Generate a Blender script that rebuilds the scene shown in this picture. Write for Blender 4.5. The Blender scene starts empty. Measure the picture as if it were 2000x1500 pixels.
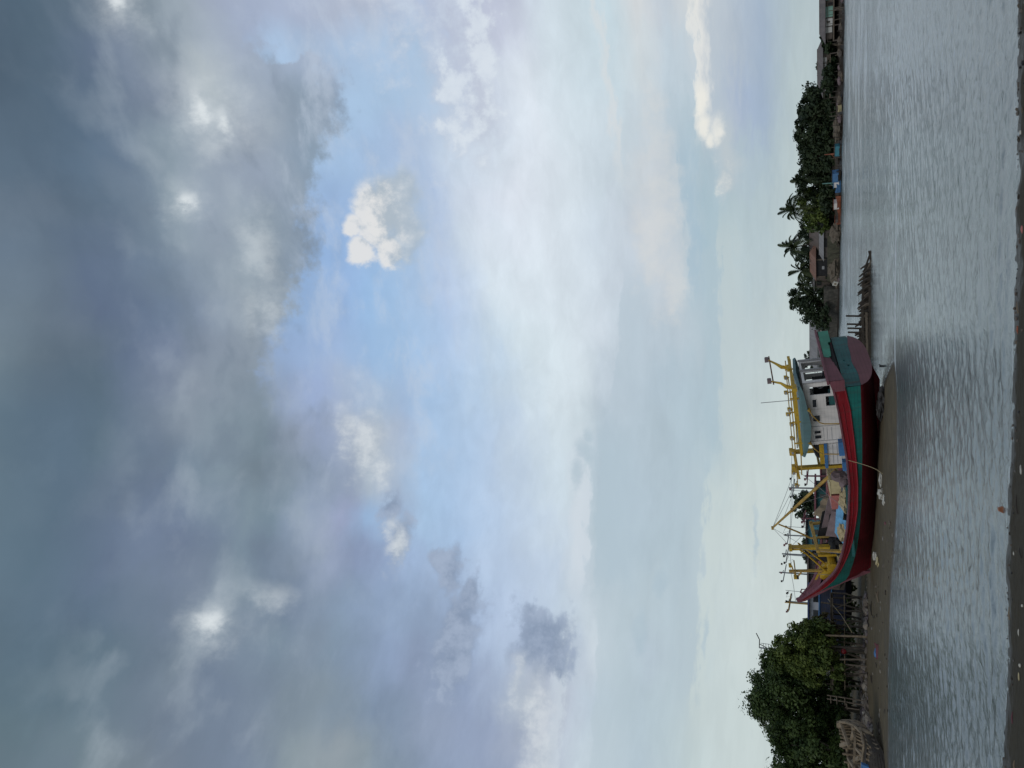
import bpy, bmesh, math, random
import numpy as np
from mathutils import Vector, Matrix, noise as mnoise
R = math.radians
random.seed(7)
rng = np.random.default_rng(7)
scene = bpy.context.scene
C = scene.collection

# ------------------------------------------------------------------ camera
PITCH, HCAM, FPX = R(23.03), 3.0, 1444.0
FW = np.array([0, math.cos(PITCH), math.sin(PITCH)])
UP = np.array([0, -math.sin(PITCH), math.cos(PITCH)])
RT = np.array([1.0, 0, 0])
CAM = np.array([0, 0, HCAM])
cd = bpy.data.cameras.new('camera')
cd.sensor_width = 36.0
cd.lens = 36.0 * FPX / 2000.0
cd.clip_start = 0.1
cd.clip_end = 8000
cam = bpy.data.objects.new('camera', cd)
C.objects.link(cam)
# the phone was held on its side: image right is world down
cam.matrix_world = Matrix(((-UP[0], RT[0], -FW[0], CAM[0]), (-UP[1], RT[1], -FW[1], CAM[1]),
                           (-UP[2], RT[2], -FW[2], CAM[2]), (0, 0, 0, 1)))
scene.camera = cam

def ray(x, y):
    return FW + (750 - y) / FPX * RT - (x - 1000) / FPX * UP
def atY(x, y, Y):                      # surveyed photo point -> place at depth Y
    d = ray(x, y); return CAM + d * (Y / d[1])
def atZ(x, y, Z):                      # surveyed photo point -> place at height Z
    d = ray(x, y); return CAM + d * ((Z - HCAM) / d[2])

# ------------------------------------------------------------------ world
def lin(c):
    return tuple(((v / 255) / 12.92 if v / 255 <= 0.04045 else ((v / 255 + 0.055) / 1.055) ** 2.4) for v in c)
def lin1(*c): return lin(c) + (1,)

SKY_SURVEY = {   # colours of the sky noted along sixteen sight lines

0:[(0,84,103,120),(100,84,103,118),(170,110,125,140),(200,130,142,155),(300,150,165,172),(400,155,162,185),(500,165,175,200),(600,165,175,198),(700,185,192,208),(800,178,198,228),(900,190,200,220),(1000,190,195,215),(1040,215,228,238),(1100,205,218,225),(1200,200,218,226),(1230,220,222,222),(1300,195,205,215),(1360,215,218,216),(1400,195,205,215),(1450,165,180,200),(1500,165,182,200),(1550,175,192,200),(1600,180,195,200)],
100:[(0,84,102,118),(100,84,103,119),(200,108,122,145),(300,150,163,175),(400,168,182,190),(470,168,184,205),(520,150,165,190),(600,165,180,205),(700,172,198,228),(800,178,204,230),(900,195,205,222),(1000,195,198,215),(1040,220,230,238),(1100,208,222,230),(1200,203,220,228),(1230,222,225,224),(1300,195,210,220),(1350,200,212,222),(1400,185,195,200),(1450,165,178,198),(1500,160,178,200),(1550,180,195,200)],
200:[(0,85,103,120),(100,86,105,122),(200,88,107,128),(250,110,125,145),(300,140,152,170),(400,195,203,207),(450,185,193,198),(500,165,175,182),(600,130,145,160),(660,125,140,158),(690,165,195,225),(800,176,203,232),(900,205,215,228),(1000,215,228,238),(1050,225,232,240),(1100,212,226,234),(1200,205,218,226),(1300,190,205,215),(1350,180,200,212),(1380,170,190,200),(1430,165,180,205),(1500,160,178,200),(1550,182,198,202)],
300:[(0,92,111,128),(100,90,109,127),(200,92,112,132),(260,105,122,142),(300,130,148,160),(400,155,170,185),(500,140,150,170),(600,128,148,165),(630,160,190,220),(700,165,195,230),(800,175,195,225),(900,205,220,235),(1000,222,230,240),(1100,215,226,234),(1200,200,214,222),(1300,208,212,216),(1350,165,190,205),(1400,185,198,205),(1450,175,192,205),(1500,170,188,200),(1550,185,200,203)],
400:[(0,98,114,130),(100,92,108,125),(200,95,113,130),(260,108,124,144),(300,130,147,160),(350,155,170,180),(400,150,162,178),(500,155,170,182),(570,135,150,165),(605,128,145,163),(635,150,182,225),(700,160,190,226),(800,175,198,226),(850,178,198,228),(900,210,222,238),(1000,225,232,242),(1100,220,230,238),(1200,198,212,222),(1300,208,212,216),(1350,165,190,205),(1400,168,192,202),(1450,180,196,202),(1500,178,195,202),(1550,188,202,204)],
500:[(0,108,125,142),(100,98,114,130),(200,93,109,133),(300,115,132,150),(400,150,165,180),(500,155,170,182),(560,130,145,160),(605,125,145,168),(630,140,175,222),(700,150,185,225),(800,165,192,222),(850,178,198,228),(900,205,220,235),(950,220,232,242),(1000,222,232,242),(1100,222,232,240),(1150,210,222,232),(1200,198,208,220),(1300,208,212,218),(1350,180,198,208),(1400,175,196,205),(1450,182,198,205),(1500,182,198,204),(1550,190,204,206)],
600:[(0,112,128,142),(100,105,120,133),(200,98,113,138),(300,105,122,145),(400,140,155,175),(500,155,168,180),(560,150,165,180),(600,155,185,220),(650,150,182,228),(700,145,185,228),(800,160,192,225),(850,178,198,228),(900,185,205,235),(960,218,232,242),(1000,218,230,238),(1100,218,230,238),(1150,215,226,234),(1200,200,212,222),(1250,190,205,215),(1320,198,208,215),(1400,175,195,205),(1450,188,202,206),(1500,186,200,205),(1550,192,206,207)],
700:[(0,108,124,134),(100,95,111,126),(200,90,108,122),(300,108,122,150),(400,140,152,168),(500,142,155,168),(530,150,172,205),(600,150,175,215),(650,165,185,222),(700,155,188,225),(800,158,192,228),(900,180,205,235),(960,200,220,238),(1000,212,228,236),(1100,218,230,236),(1180,212,222,232),(1200,195,208,218),(1300,178,195,208),(1400,180,196,204),(1450,190,203,206),(1550,196,208,208)],
800:[(0,96,116,130),(100,92,112,130),(200,93,112,128),(300,110,125,145),(350,130,142,155),(400,150,162,175),(500,125,143,155),(550,140,150,165),(600,150,165,200),(650,160,172,200),(700,185,195,203),(760,165,175,198),(800,160,192,228),(900,172,200,230),(1000,195,212,232),(1050,208,222,232),(1100,215,226,232),(1150,205,218,226),(1170,182,198,209),(1200,185,200,211),(1300,180,198,208),(1400,172,192,202),(1412,190,204,206),(1500,195,207,208),(1600,200,212,212)],
900:[(0,96,116,130),(100,92,112,130),(200,95,115,130),(300,110,125,145),(400,120,138,155),(430,135,152,165),(500,115,130,142),(550,125,140,155),(600,135,150,172),(650,140,155,180),(700,190,200,208),(760,175,188,205),(800,165,195,228),(900,178,202,230),(1000,190,208,230),(1050,205,220,230),(1100,205,220,228),(1160,200,215,222),(1175,182,198,210),(1300,182,198,208),(1360,178,196,206),(1400,180,198,206),(1415,198,210,208),(1500,200,212,211),(1600,202,214,213)],
1000:[(0,98,118,132),(100,93,113,130),(200,98,115,135),(300,110,125,148),(400,112,128,150),(450,125,142,155),(500,130,148,160),(550,120,140,155),(600,145,160,185),(650,160,170,200),(700,160,192,228),(740,150,168,195),(800,175,205,235),(900,172,200,232),(1000,190,208,230),(1050,198,214,230),(1100,205,218,228),(1155,208,220,226),(1168,182,200,210),(1200,178,195,208),(1300,178,196,206),(1360,180,197,206),(1372,200,212,212),(1400,188,204,209),(1420,202,213,212),(1500,200,212,212)],
1100:[(0,96,117,132),(100,92,113,129),(200,100,115,138),(300,120,135,158),(400,113,126,150),(450,125,143,158),(500,120,138,155),(550,112,126,150),(600,140,155,170),(650,145,158,185),(700,135,150,180),(750,150,170,202),(800,165,188,220),(900,168,190,220),(950,185,205,230),(1000,188,206,228),(1050,192,208,226),(1100,195,210,222),(1155,212,220,228),(1168,182,200,210),(1250,182,198,206),(1300,176,194,204),(1368,182,198,206),(1382,200,212,212),(1500,202,213,212)],
1200:[(0,96,116,130),(100,93,113,129),(200,94,112,131),(300,110,125,145),(400,140,155,168),(450,145,160,172),(500,130,146,160),(550,110,128,150),(600,120,135,155),(650,125,145,165),(700,140,160,185),(750,145,165,195),(800,145,165,192),(880,150,168,195),(920,160,178,205),(960,185,205,232),(1040,180,196,220),(1100,190,206,220),(1155,210,220,228),(1180,188,204,212),(1250,190,205,212),(1300,180,196,206),(1360,188,203,209),(1372,196,209,211),(1500,203,214,213)],
1300:[(0,95,115,129),(100,92,113,128),(200,95,115,128),(300,108,123,140),(350,130,145,158),(400,115,130,150),(450,118,133,153),(500,115,130,150),(550,120,138,150),(600,125,140,155),(650,125,143,160),(700,130,148,170),(750,145,165,195),(800,140,155,182),(900,145,162,190),(950,155,172,200),(1000,180,195,215),(1050,165,178,202),(1100,165,178,202),(1135,185,200,215),(1155,208,220,228),(1200,188,204,212),(1250,180,195,208),(1300,183,199,208),(1350,190,205,210),(1400,200,212,212),(1500,203,214,213)],
1400:[(0,97,118,128),(100,98,118,130),(200,105,122,135),(300,112,126,142),(400,112,127,145),(500,118,132,150),(550,128,142,155),(600,135,150,160),(650,140,155,168),(700,130,148,165),(750,130,148,172),(800,138,155,178),(850,150,164,187),(900,148,162,188),(950,145,160,190),(1000,170,182,202),(1050,200,203,210),(1100,200,206,212),(1130,200,215,228),(1170,185,202,212),(1250,182,199,208),(1340,188,204,209),(1360,197,210,211),(1500,200,212,211)],
1500:[(0,105,122,132),(100,108,125,135),(200,115,130,138),(300,120,132,145),(400,120,133,152),(500,125,140,160),(550,130,145,158),(600,150,164,171),(650,158,169,176),(700,150,164,172),(750,132,149,164),(800,130,147,170),(850,145,160,185),(900,150,165,190),(1000,155,168,192),(1050,170,182,202),(1100,195,207,219),(1130,203,217,226),(1200,190,205,213),(1250,180,197,208),(1340,194,209,211),(1400,200,212,212),(1500,200,212,212)]}

EDGE = [(-10, 480), (60, 492), (100, 520), (125, 640), (170, 668), (230, 675), (275, 640), (330, 612), (400, 608), (480, 615), (560, 590), (610, 565), (690, 530), (730, 515), (790, 545)]   # lower edge of the dark deck
def sky_lattice(side):
    """resample the survey to azimuth columns (4 degrees) and elevation rows (2 degrees)"""
    ys = np.array(sorted(SKY_SURVEY)); out = []
    for a in range(-40, 41, 4):
        col = []
        for i in range(32):
            A, E = R(a), R(2.0 * i)
            d = np.array([math.sin(A) * math.cos(E), math.cos(A) * math.cos(E), math.sin(E)])
            k = d @ FW; px = 1000 - FPX * (d @ UP) / k; py = 750 - FPX * (d @ RT) / k
            if E > R(57.5): px = 0
            px = min(max(px, 0), 1612); py = min(max(py, 0), 1500)
            if py < 790:
                ed = np.interp(py, [q[0] for q in EDGE], [q[1] for q in EDGE]); w = min(1.0, (790 - py) / 120)
                px = px + w * ((min(px, ed - 20) if side == 0 else max(px, ed + 45)) - px)
            c = np.array([[np.interp(px, [q[0] for q in SKY_SURVEY[k2]], [q[j] for q in SKY_SURVEY[k2]]) for j in (1, 2, 3)] for k2 in ys])
            col.append(tuple(float(np.interp(py, ys, c[:, j])) for j in range(3)))
        out.append(col)
    return out
SKY_DECK, SKY_CLEAR = sky_lattice(0), sky_lattice(1)
EDGE_AZEL = [(34.0, 37.5), (31.4, 38.0), (29.0, 37.2), (27.9, 33.9), (25.8, 33.2), (23.4, 33.4), (21.8, 35.0), (19.6, 36.4), (16.6, 37.0), (12.9, 37.3), (9.2, 38.5), (6.9, 39.6), (3.0, 41.0), (1.0, 41.6), (-2.0, 40.5)]
SUN_EL, SUN_AZ = R(38), R(215)         # sun behind the clouds, behind the camera to the left
world = bpy.data.worlds.new('World'); scene.world = world
world.use_nodes = True
nt = world.node_tree; nt.nodes.clear()
class NB:
    """small node-building helper"""
    def __init__(s, nt): s.nt = nt
    def n(s, t, **kw):
        nd = s.nt.nodes.new(t)
        for k, v in kw.items(): setattr(nd, k, v)
        return nd
    def put(s, sock, v):
        if v is None: return
        if isinstance(v, bpy.types.NodeSocket): s.nt.links.new(v, sock)
        else: sock.default_value = v
    def m(s, op, a, b=None, c=None, clamp=False):
        nd = s.n('ShaderNodeMath', operation=op, use_clamp=clamp)
        for i, v in enumerate((a, b, c)): s.put(nd.inputs[i], v)
        return nd.outputs[0]
    def v(s, op, a, b=None, scale=None):
        nd = s.n('ShaderNodeVectorMath', operation=op)
        s.put(nd.inputs[0], a); s.put(nd.inputs[1], b)
        if scale is not None: s.put(nd.inputs['Scale'], scale)
        return nd.outputs['Value'] if op in ('LENGTH', 'DOT_PRODUCT', 'DISTANCE') else nd.outputs[0]
    def noise(s, vec, scale, detail=4, rough=0.5, dist=0.0):
        nd = s.n('ShaderNodeTexNoise'); s.put(nd.inputs['Vector'], vec)
        nd.inputs['Scale'].default_value = scale; nd.inputs['Detail'].default_value = detail
        nd.inputs['Roughness'].default_value = rough; nd.inputs['Distortion'].default_value = dist
        return nd
    def mr(s, v, a, b, c=0.0, d=1.0, smooth=True):
        nd = s.n('ShaderNodeMapRange', interpolation_type='SMOOTHSTEP' if smooth else 'LINEAR')
        s.put(nd.inputs[0], v)
        for i, q in enumerate((a, b, c, d)): s.put(nd.inputs[i + 1], q)
        return nd.outputs[0]
    def mix(s, f, a, b, blend='MIX'):
        nd = s.n('ShaderNodeMix', data_type='RGBA', blend_type=blend)
        s.put(nd.inputs[0], f); s.put(nd.inputs[6], a); s.put(nd.inputs[7], b)
        return nd.outputs[2]
    def scale(s, col, f):                  # colour times a number
        nd = s.n('ShaderNodeMix', data_type='RGBA', blend_type='MIX'); nd.clamp_factor = False
        s.put(nd.inputs[0], f); nd.inputs[6].default_value = (0, 0, 0, 1); s.put(nd.inputs[7], col)
        return nd.outputs[2]
    def noise2(s, vec, shift, scale, detail, rough, dist=0.0):   # two unrelated noises about zero
        a = s.noise(vec, scale, detail, rough, dist).outputs[0]
        b = s.noise(s.v('ADD', vec, shift), scale, detail, rough, dist).outputs[0]
        return s.m('SUBTRACT', a, 0.5), s.m('SUBTRACT', b, 0.5)
    def xyz(s, x, y, z):
        nd = s.n('ShaderNodeCombineXYZ')
        for i, q in enumerate((x, y, z)): s.put(nd.inputs[i], q)
        return nd.outputs[0]

def build_sky(nt):
    B = NB(nt)
    dirv = B.n('ShaderNodeTexCoord').outputs['Generated']
    sp = B.n('ShaderNodeSeparateXYZ'); nt.links.new(dirv, sp.inputs[0])
    x, y, z = sp.outputs
    az = B.m('MULTIPLY', B.m('ARCTAN2', x, y), 57.29578)
    el = B.m('MULTIPLY', B.m('ARCSINE', z), 57.29578)
    zc = B.m('ADD', B.m('MAXIMUM', z, 0.0), 0.16)
    q = B.v('DIVIDE', dirv, B.xyz(zc, zc, 1.0))           # point on a flat cloud deck
    P = B.xyz(az, el, 0.0)
    n1a, n1b = B.noise2(q, (7.3, 2.1, 5.7), 2.6, 6, 0.55)
    n2a, n2b = B.noise2(q, (3.1, 8.9, 1.7), 9.0, 8, 0.6)
    Pdeg = B.v('MULTIPLY', P, (0.1, 0.13, 0))
    puffa, puffb = B.noise2(B.v('MULTIPLY', P, (0.1, 0.1, 0)), (4.1, 1.3, 0), 4.5, 9, 0.62)
    n3 = B.noise(q, 3.4, 7, 0.52, 0.3).outputs[0]
    n5 = B.noise(q, 6.0, 8, 0.6, 0.3).outputs[0]
    n7 = B.noise(B.v('MULTIPLY', P, (0.1, 0.2, 0)), 3.0, 9, 0.62, 0.6).outputs[0]
    n8 = B.noise(Pdeg, 2.6, 10, 0.62, 0.2).outputs[0]
    n9 = B.noise(Pdeg, 6.5, 9, 0.6, 0.0).outputs[0]
    amp = B.mr(el, 2, 35, 0.15, 1.0, False)
    w2x = B.m('MULTIPLY', n2a, 4.0); w2y = B.m('MULTIPLY', B.m('MULTIPLY', n2b, amp), 3.0)
    sv_ = B.xyz(B.m('MULTIPLY', B.m('ADD', az, w2x), 0.035), B.m('MULTIPLY', B.m('ADD', el, B.m('MULTIPLY', w2y, 0.25)), 0.30), 0.0)
    n6 = B.noise(sv_, 1.6, 8, 0.6, 0.4).outputs[0]
    azw = B.m('ADD', B.m('ADD', az, B.m('MULTIPLY', n1a, 8.0)), w2x)
    elw = B.m('ADD', B.m('ADD', el, B.m('MULTIPLY', B.m('MULTIPLY', n1b, amp), 5.0)), w2y)
    elf = B.m('DIVIDE', elw, 62.0, clamp=True)
    Pc = B.xyz(B.m('ADD', az, B.m('MULTIPLY', puffa, 1.6)), B.m('ADD', el, B.m('MULTIPLY', puffb, 1.2)), 0.0)
    Pw2 = B.xyz(azw, elw, 0.0)
    fine = puffa
    def ramp(row):
        rp = B.n('ShaderNodeValToRGB'); cr = rp.color_ramp; cr.interpolation = 'LINEAR'
        while len(cr.elements) < 32: cr.elements.new(0.5)
        for i, e in enumerate(cr.elements): e.position = i / 31.0
        for i, e in enumerate(cr.elements): e.color = lin1(*row[i])
        nt.links.new(elf, rp.inputs[0]); return rp.outputs[0]
    clear = cloudy = None
    for k, (ra, rb) in enumerate(zip(SKY_CLEAR, SKY_DECK)):
        if k == 0: clear, cloudy = ramp(ra), ramp(rb); continue
        f = B.mr(azw, -44.0 + 4 * k, -40.0 + 4 * k, 0, 1)
        clear = B.mix(f, clear, ramp(ra)); cloudy = B.mix(f, cloudy, ramp(rb))
    # the dark cloud deck ends in a ragged but fairly sharp edge against the clear sky
    er = B.n('ShaderNodeFloatCurve'); cv = er.mapping.curves[0]
    pts = sorted(((a + 40) / 80, e / 60) for a, e in EDGE_AZEL)
    while len(cv.points) < len(pts): cv.points.new(0.5, 0.5)
    for q_, (px_, py_) in zip(cv.points, pts): q_.location = (px_, py_); q_.handle_type = 'VECTOR'
    er.mapping.update()
    B.put(er.inputs[1], B.m('DIVIDE', B.m('ADD', B.m('ADD', az, B.m('MULTIPLY', B.m('SUBTRACT', n8, 0.5), 6.0)), 40.0), 80.0, clamp=True))
    edge = B.m('MULTIPLY', er.outputs[0], 60.0)
    dd = B.m('SUBTRACT', B.m('ADD', el, B.m('MULTIPLY', B.m('SUBTRACT', n9, 0.5), 5.0)), edge)
    deck = B.mr(dd, -0.9, 1.1)
    col = B.mix(deck, clear, cloudy)
    # soft light and dark mottling of the cloud mass
    k3 = B.m('ADD', 1.0, B.m('MULTIPLY', B.m('SUBTRACT', n3, 0.5), B.mr(el, 8, 40, 0.10, 0.5, False)))
    col = B.scale(col, k3)
    crisp = B.m('SUBTRACT', B.mr(n5, 0.44, 0.58), 0.5)
    col = B.scale(col, B.m('ADD', 1.0, B.m('MULTIPLY', crisp, B.mr(el, 14, 30, 0.02, 0.05, False))))
    # long streaks of high thin cloud and layered haze toward the horizon
    st = B.m('ADD', B.m('MULTIPLY', B.m('SUBTRACT', n6, 0.5), B.mr(el, 24, 8, 0.0, 0.22, False)), B.m('MULTIPLY', B.m('SUBTRACT', n7, 0.5), B.m('MULTIPLY', B.mr(el, 6, 16, 0, 1), B.mr(el, 40, 28, 0, 0.2))))
    col = B.scale(col, B.m('ADD', 1.0, st))
    # stratus sheets with a sharp upper or lower edge: az range, edge elevation at each end, fade depth (negative = below the edge)
    for (a0, a1, e0, e1, dep, op, c) in BANKS:
        top = B.mr(az, a0, a1, e0, e1, False)
        dlt = B.m('ADD', B.m('SUBTRACT', el, top), B.m('MULTIPLY', n2a, 2.6))
        if dep < 0: dlt = B.m('MULTIPLY', dlt, -1.0)
        inside = B.m('MULTIPLY', B.mr(dlt, -0.08, 0.3), B.mr(dlt, abs(dep) * 0.25, abs(dep), 1.0, 0.0))
        win = B.m('MULTIPLY', B.mr(az, a0 - 1.5, a0 + 3, 0, 1), B.mr(az, a1 - 3, a1 + 1.5, 1, 0))
        col = B.mix(B.m('MULTIPLY', B.m('MULTIPLY', inside, win), op), col, lin1(*c))
    # ragged lighter rents and darker rolls inside the deck
    n10 = B.noise(B.xyz(B.m('MULTIPLY', B.m('ADD', az, B.m('MULTIPLY', n2a, 3.0)), 0.055), B.m('MULTIPLY', B.m('ADD', el, B.m('MULTIPLY', n2b, 2.0)), 0.12), 0.0), 2.2, 5, 0.5, 0.0).outputs[0]
    hi_ = B.m('MULTIPLY', B.mr(el, 34, 38, 0, 1), B.mr(el, 46, 52, 1, 0.15))
    col = B.mix(B.m('MULTIPLY', B.m('MULTIPLY', B.mr(n10, 0.48, 0.72), hi_), 0.38), col, lin1(176,188,198))
    col = B.mix(B.m('MULTIPLY', B.m('MULTIPLY', B.mr(n10, 0.48, 0.32), hi_), 0.5), col, lin1(112,127,143))
    # thin wisps drifting over the clear gap
    n11 = B.noise(B.v('MULTIPLY', P, (0.06, 0.13, 0)), 2.4, 10, 0.62, 0.25).outputs[0]
    gap = B.m('MULTIPLY', B.m('MULTIPLY', B.mr(el, 25, 29, 0, 1), B.mr(el, 36, 41, 1, 0)), B.mr(az, -12, -3, 0.15, 1.0))
    col = B.mix(B.m('MULTIPLY', gap, 0.16), col, lin1(186,203,224))
    col = B.mix(B.m('MULTIPLY', B.m('MULTIPLY', B.mr(n11, 0.46, 0.68), gap), 0.5), col, lin1(196,208,224))
    # individual clouds: (azimuth, elevation, half width, half height, tilt)
    def field(blobs, vec):
        f = None
        for (a, e, ha, he, r) in blobs:
            g = B.m('SUBTRACT', 1.0, B.v('LENGTH', B.v('MULTIPLY', B.v('SUBTRACT', vec, (a, e, 0)), (1 / ha, 1 / he, 0))))
            f = g if f is None else B.m('MAXIMUM', f, g)
        return f
    for name, blobs, kn, t0, t1, op, dark, light, cs in CLOUDS:
        f = field(blobs, Pc if kn < 3 else Pw2)
        fm = B.m('ADD', f, B.m('MULTIPLY', fine, kn))
        mask = B.m('MULTIPLY', B.mr(fm, t0, t1), op)
        if name == 'white_cumulus': mask = B.m('MULTIPLY', mask, B.mr(el, 28.5, 32.5, 0.0, 1.0))
        tone = B.m('ADD', B.m('MULTIPLY', fine, cs[0]), B.m('MULTIPLY', B.m('SUBTRACT', el, cs[1]), cs[2]))
        c = B.mix(B.mr(tone, -0.5, 0.5), lin1(*dark), lin1(*light))
        col = B.mix(mask, col, c)
    sky = B.n('ShaderNodeTexSky', sky_type='NISHITA')
    sky.sun_disc = False; sky.sun_elevation = SUN_EL; sky.sun_rotation = SUN_AZ
    skyc = B.scale(sky.outputs[0], 0.08)
    col = B.mix(0.06, col, skyc)
    bg = B.n('ShaderNodeBackground'); nt.links.new(col, bg.inputs[0]); bg.inputs[1].default_value = 1.0
    out = B.n('ShaderNodeOutputWorld'); nt.links.new(bg.outputs[0], out.inputs[0])

# name, blobs, noise weight, mask range, opacity, dark tone, light tone, (noise->tone, mid elevation, elevation->tone)
BANKS = [(-17, -3, 16.2, 16.6, -5.0, 0.8, (180,198,209)), (-17, -4, 16.6, 17.0, 2.2, 0.75, (212,221,229)), (-3, 9, 15.6, 14.4, -3.5, 0.6, (183,199,210)),
         (-36, -16, 14.5, 16.0, -4.0, 0.6, (186,202,211)), (-38, -18, 17.5, 17.2, 1.6, 0.6, (208,219,228)),
         (-6, 13, 7.3, 7.4, -2.5, 0.7, (191,204,206)), (-6, 14, 7.3, 7.4, 1.6, 0.6, (173,193,203)), (-24, -6, 8.6, 8.2, -1.6, 0.7, (201,213,212)), (-24, -6, 8.6, 8.2, 2.4, 0.55, (179,196,206)),
         (6, 19, 9.6, 10.1, -1.7, 0.6, (163,188,204)), (17, 44, 8.3, 8.2, -3.6, 0.8, (186,196,206)), (18, 44, 8.6, 8.5, -1.5, 0.72, (234,233,228)), (16, 34, 13.8, 14.6, 0.9, 0.5, (222,223,222)), (24, 44, 21.9, 22.4, 0.7, 0.5, (222,231,238))]
CLOUDS = [
    ('dark_scud', [(-15.4,26.6,2.02,1.00,6),(-14.9,27.7,1.27,0.69,6),(-20.8,25.3,3.40,1.42,8),(-18.3,25.0,2.44,0.84,7),(-22.8,25.5,2.34,1.30,9),(-11.0,32.6,1.58,0.83,5),(-14.5,31.3,2.20,0.83,6),(-19.2,19.6,1.92,1.70,6),(-21.3,18.8,2.24,1.30,6),(-20.0,19.9,2.30,1.43,6)],
     3.6, -0.45, 0.45, 0.85, (128,144,168), (164,178,200), (3.0, 25, 0.02)),
    ('mauve_patch', [(30,25.0,8.0,2.6,-4),(36,26.5,8.0,3.5,-4),(27,24.0,6,1.6,-6)],
     4.2, -0.7, 0.5, 0.6, (186,191,209), (208,217,229), (3.0, 25, 0.0)),
    ('lacy_edge', [(27,23.0,9.0,1.5,-3),(24,25.5,4,2.0,20)],
     5.0, 0.1, 1.0, 0.6, (214,225,236), (228,236,243), (2.0, 25, 0.0)),
    ('cream_sheet', [(12.5,11.6,6.5,2.0,-2),(17,11.3,5,1.2,-2),(9,10.6,4,1.0,-2)],
     2.4, -0.3, 0.7, 0.6, (200,207,213), (214,216,215), (2.5, 11, 0.0)),
    ('wisps', [(-5.4,17.6,1.24,0.86,1),(-7.0,17.8,1.64,0.55,2),(-4.3,17.1,0.82,0.39,1),(-15.1,11.3,1.12,0.59,3),(-19.0,12.5,2.19,0.51,4),(-11.2,4.7,2.57,0.18,1),(-18.4,7.9,2.12,0.18,2)],
     2.6, -0.3, 0.8, 0.6, (165,186,200), (180,198,208), (2.0, 15, 0.0)),
    ('soft_glow', [(25.5,42.0,4.5,3.2,-14),(36.1,44.9,3.0,1.8,-20),(7.5,41.2,4.0,1.8,-4),(-6.1,33.9,3.4,2.0,2),(-14.0,30.9,2.0,0.9,6),(-24.5,20.5,3.2,1.8,8),(13.4,41.3,5.0,1.8,-7),(18.4,45.4,2.2,1.8,-10),(-22.9,42.7,3.4,2.2,12),(-20.0,39.5,1.5,2.4,30)],
     1.6, -0.3, 1.3, 0.5, (176,188,196), (214,222,226), (3.0, 35, 0.02)),
    ('bright_gap', [(18.4,45.3,0.7,0.62,-10),(-22.9,42.8,1.1,0.8,12),(26.2,42.8,1.3,0.5,-40),(24.5,41.5,1.1,0.4,30),(36.5,45.2,0.8,0.5,-20)],
     2.2, -0.6, 1.1, 0.75, (206,214,218), (236,242,244), (2.5, 35, 0.02)),
    ('lit_heap', [(-5.2,34.2,2.6,1.3,10),(-7.6,32.6,1.8,0.8,5),(-4.0,35.6,1.8,0.8,10),(-14.0,30.9,1.3,0.55,6),(-12.6,31.6,0.8,0.5,6),(-23.3,20.9,1.6,0.5,8),(-25.2,19.2,2.6,1.0,8),(-28.5,18.6,2.4,1.2,8)],
     2.6, -0.6, 0.9, 0.65, (182,192,203), (218,224,228), (3.5, 28, 0.0)),
    ('grey_puff', [(15.2,31.4,4.4,2.7,0),(13.0,30.6,3.6,2.0,0),(17.0,30.2,2.6,1.6,0)],
     1.3, 0.02, 0.6, 0.8, (172,186,198), (200,209,216), (4.0, 31.0, 0.1)),
    ('white_cumulus', [(14.9,32.9,3.69,1.68,-8),(15.8,31.1,2.98,2.25,-8),(14.6,30.1,2.35,1.59,-7),(12.1,34.0,1.80,1.20,-6),(11.9,31.9,1.69,1.14,-6),(14.4,34.3,1.25,0.93,-7)],
     0.8, -0.02, 0.42, 0.92, (178,190,200), (232,232,231), (4.5, 32.2, 0.34)),
    ('low_cumulus', [(18.9,8.0,0.9,0.46,-3),(17.8,7.5,0.77,0.42,-2),(17.0,6.6,2.3,1.0,-2),(15.0,6.8,1.2,0.6,-2),(20.6,8.1,1.2,0.4,0)],
     2.2, -0.45, 0.8, 0.8, (190,199,204), (243,240,230), (3.0, 7.2, 0.7)),
]
build_sky(nt)

# ------------------------------------------------------------------ sun (veiled by cloud) and exposure
sd = bpy.data.lights.new('sun', 'SUN'); sd.energy = 0.8; sd.angle = R(25); sd.color = (1.0, 0.95, 0.88)
sun = bpy.data.objects.new('sun', sd); C.objects.link(sun)
sv = Vector((math.sin(SUN_AZ) * math.cos(SUN_EL), math.cos(SUN_AZ) * math.cos(SUN_EL), math.sin(SUN_EL)))
sun.rotation_euler = sv.to_track_quat('Z', 'Y').to_euler()
vs = scene.view_settings
vs.view_transform = 'Standard'; vs.look = 'None'; vs.exposure = 0.0; vs.gamma = 1.0; vs.use_curve_mapping = False

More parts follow.
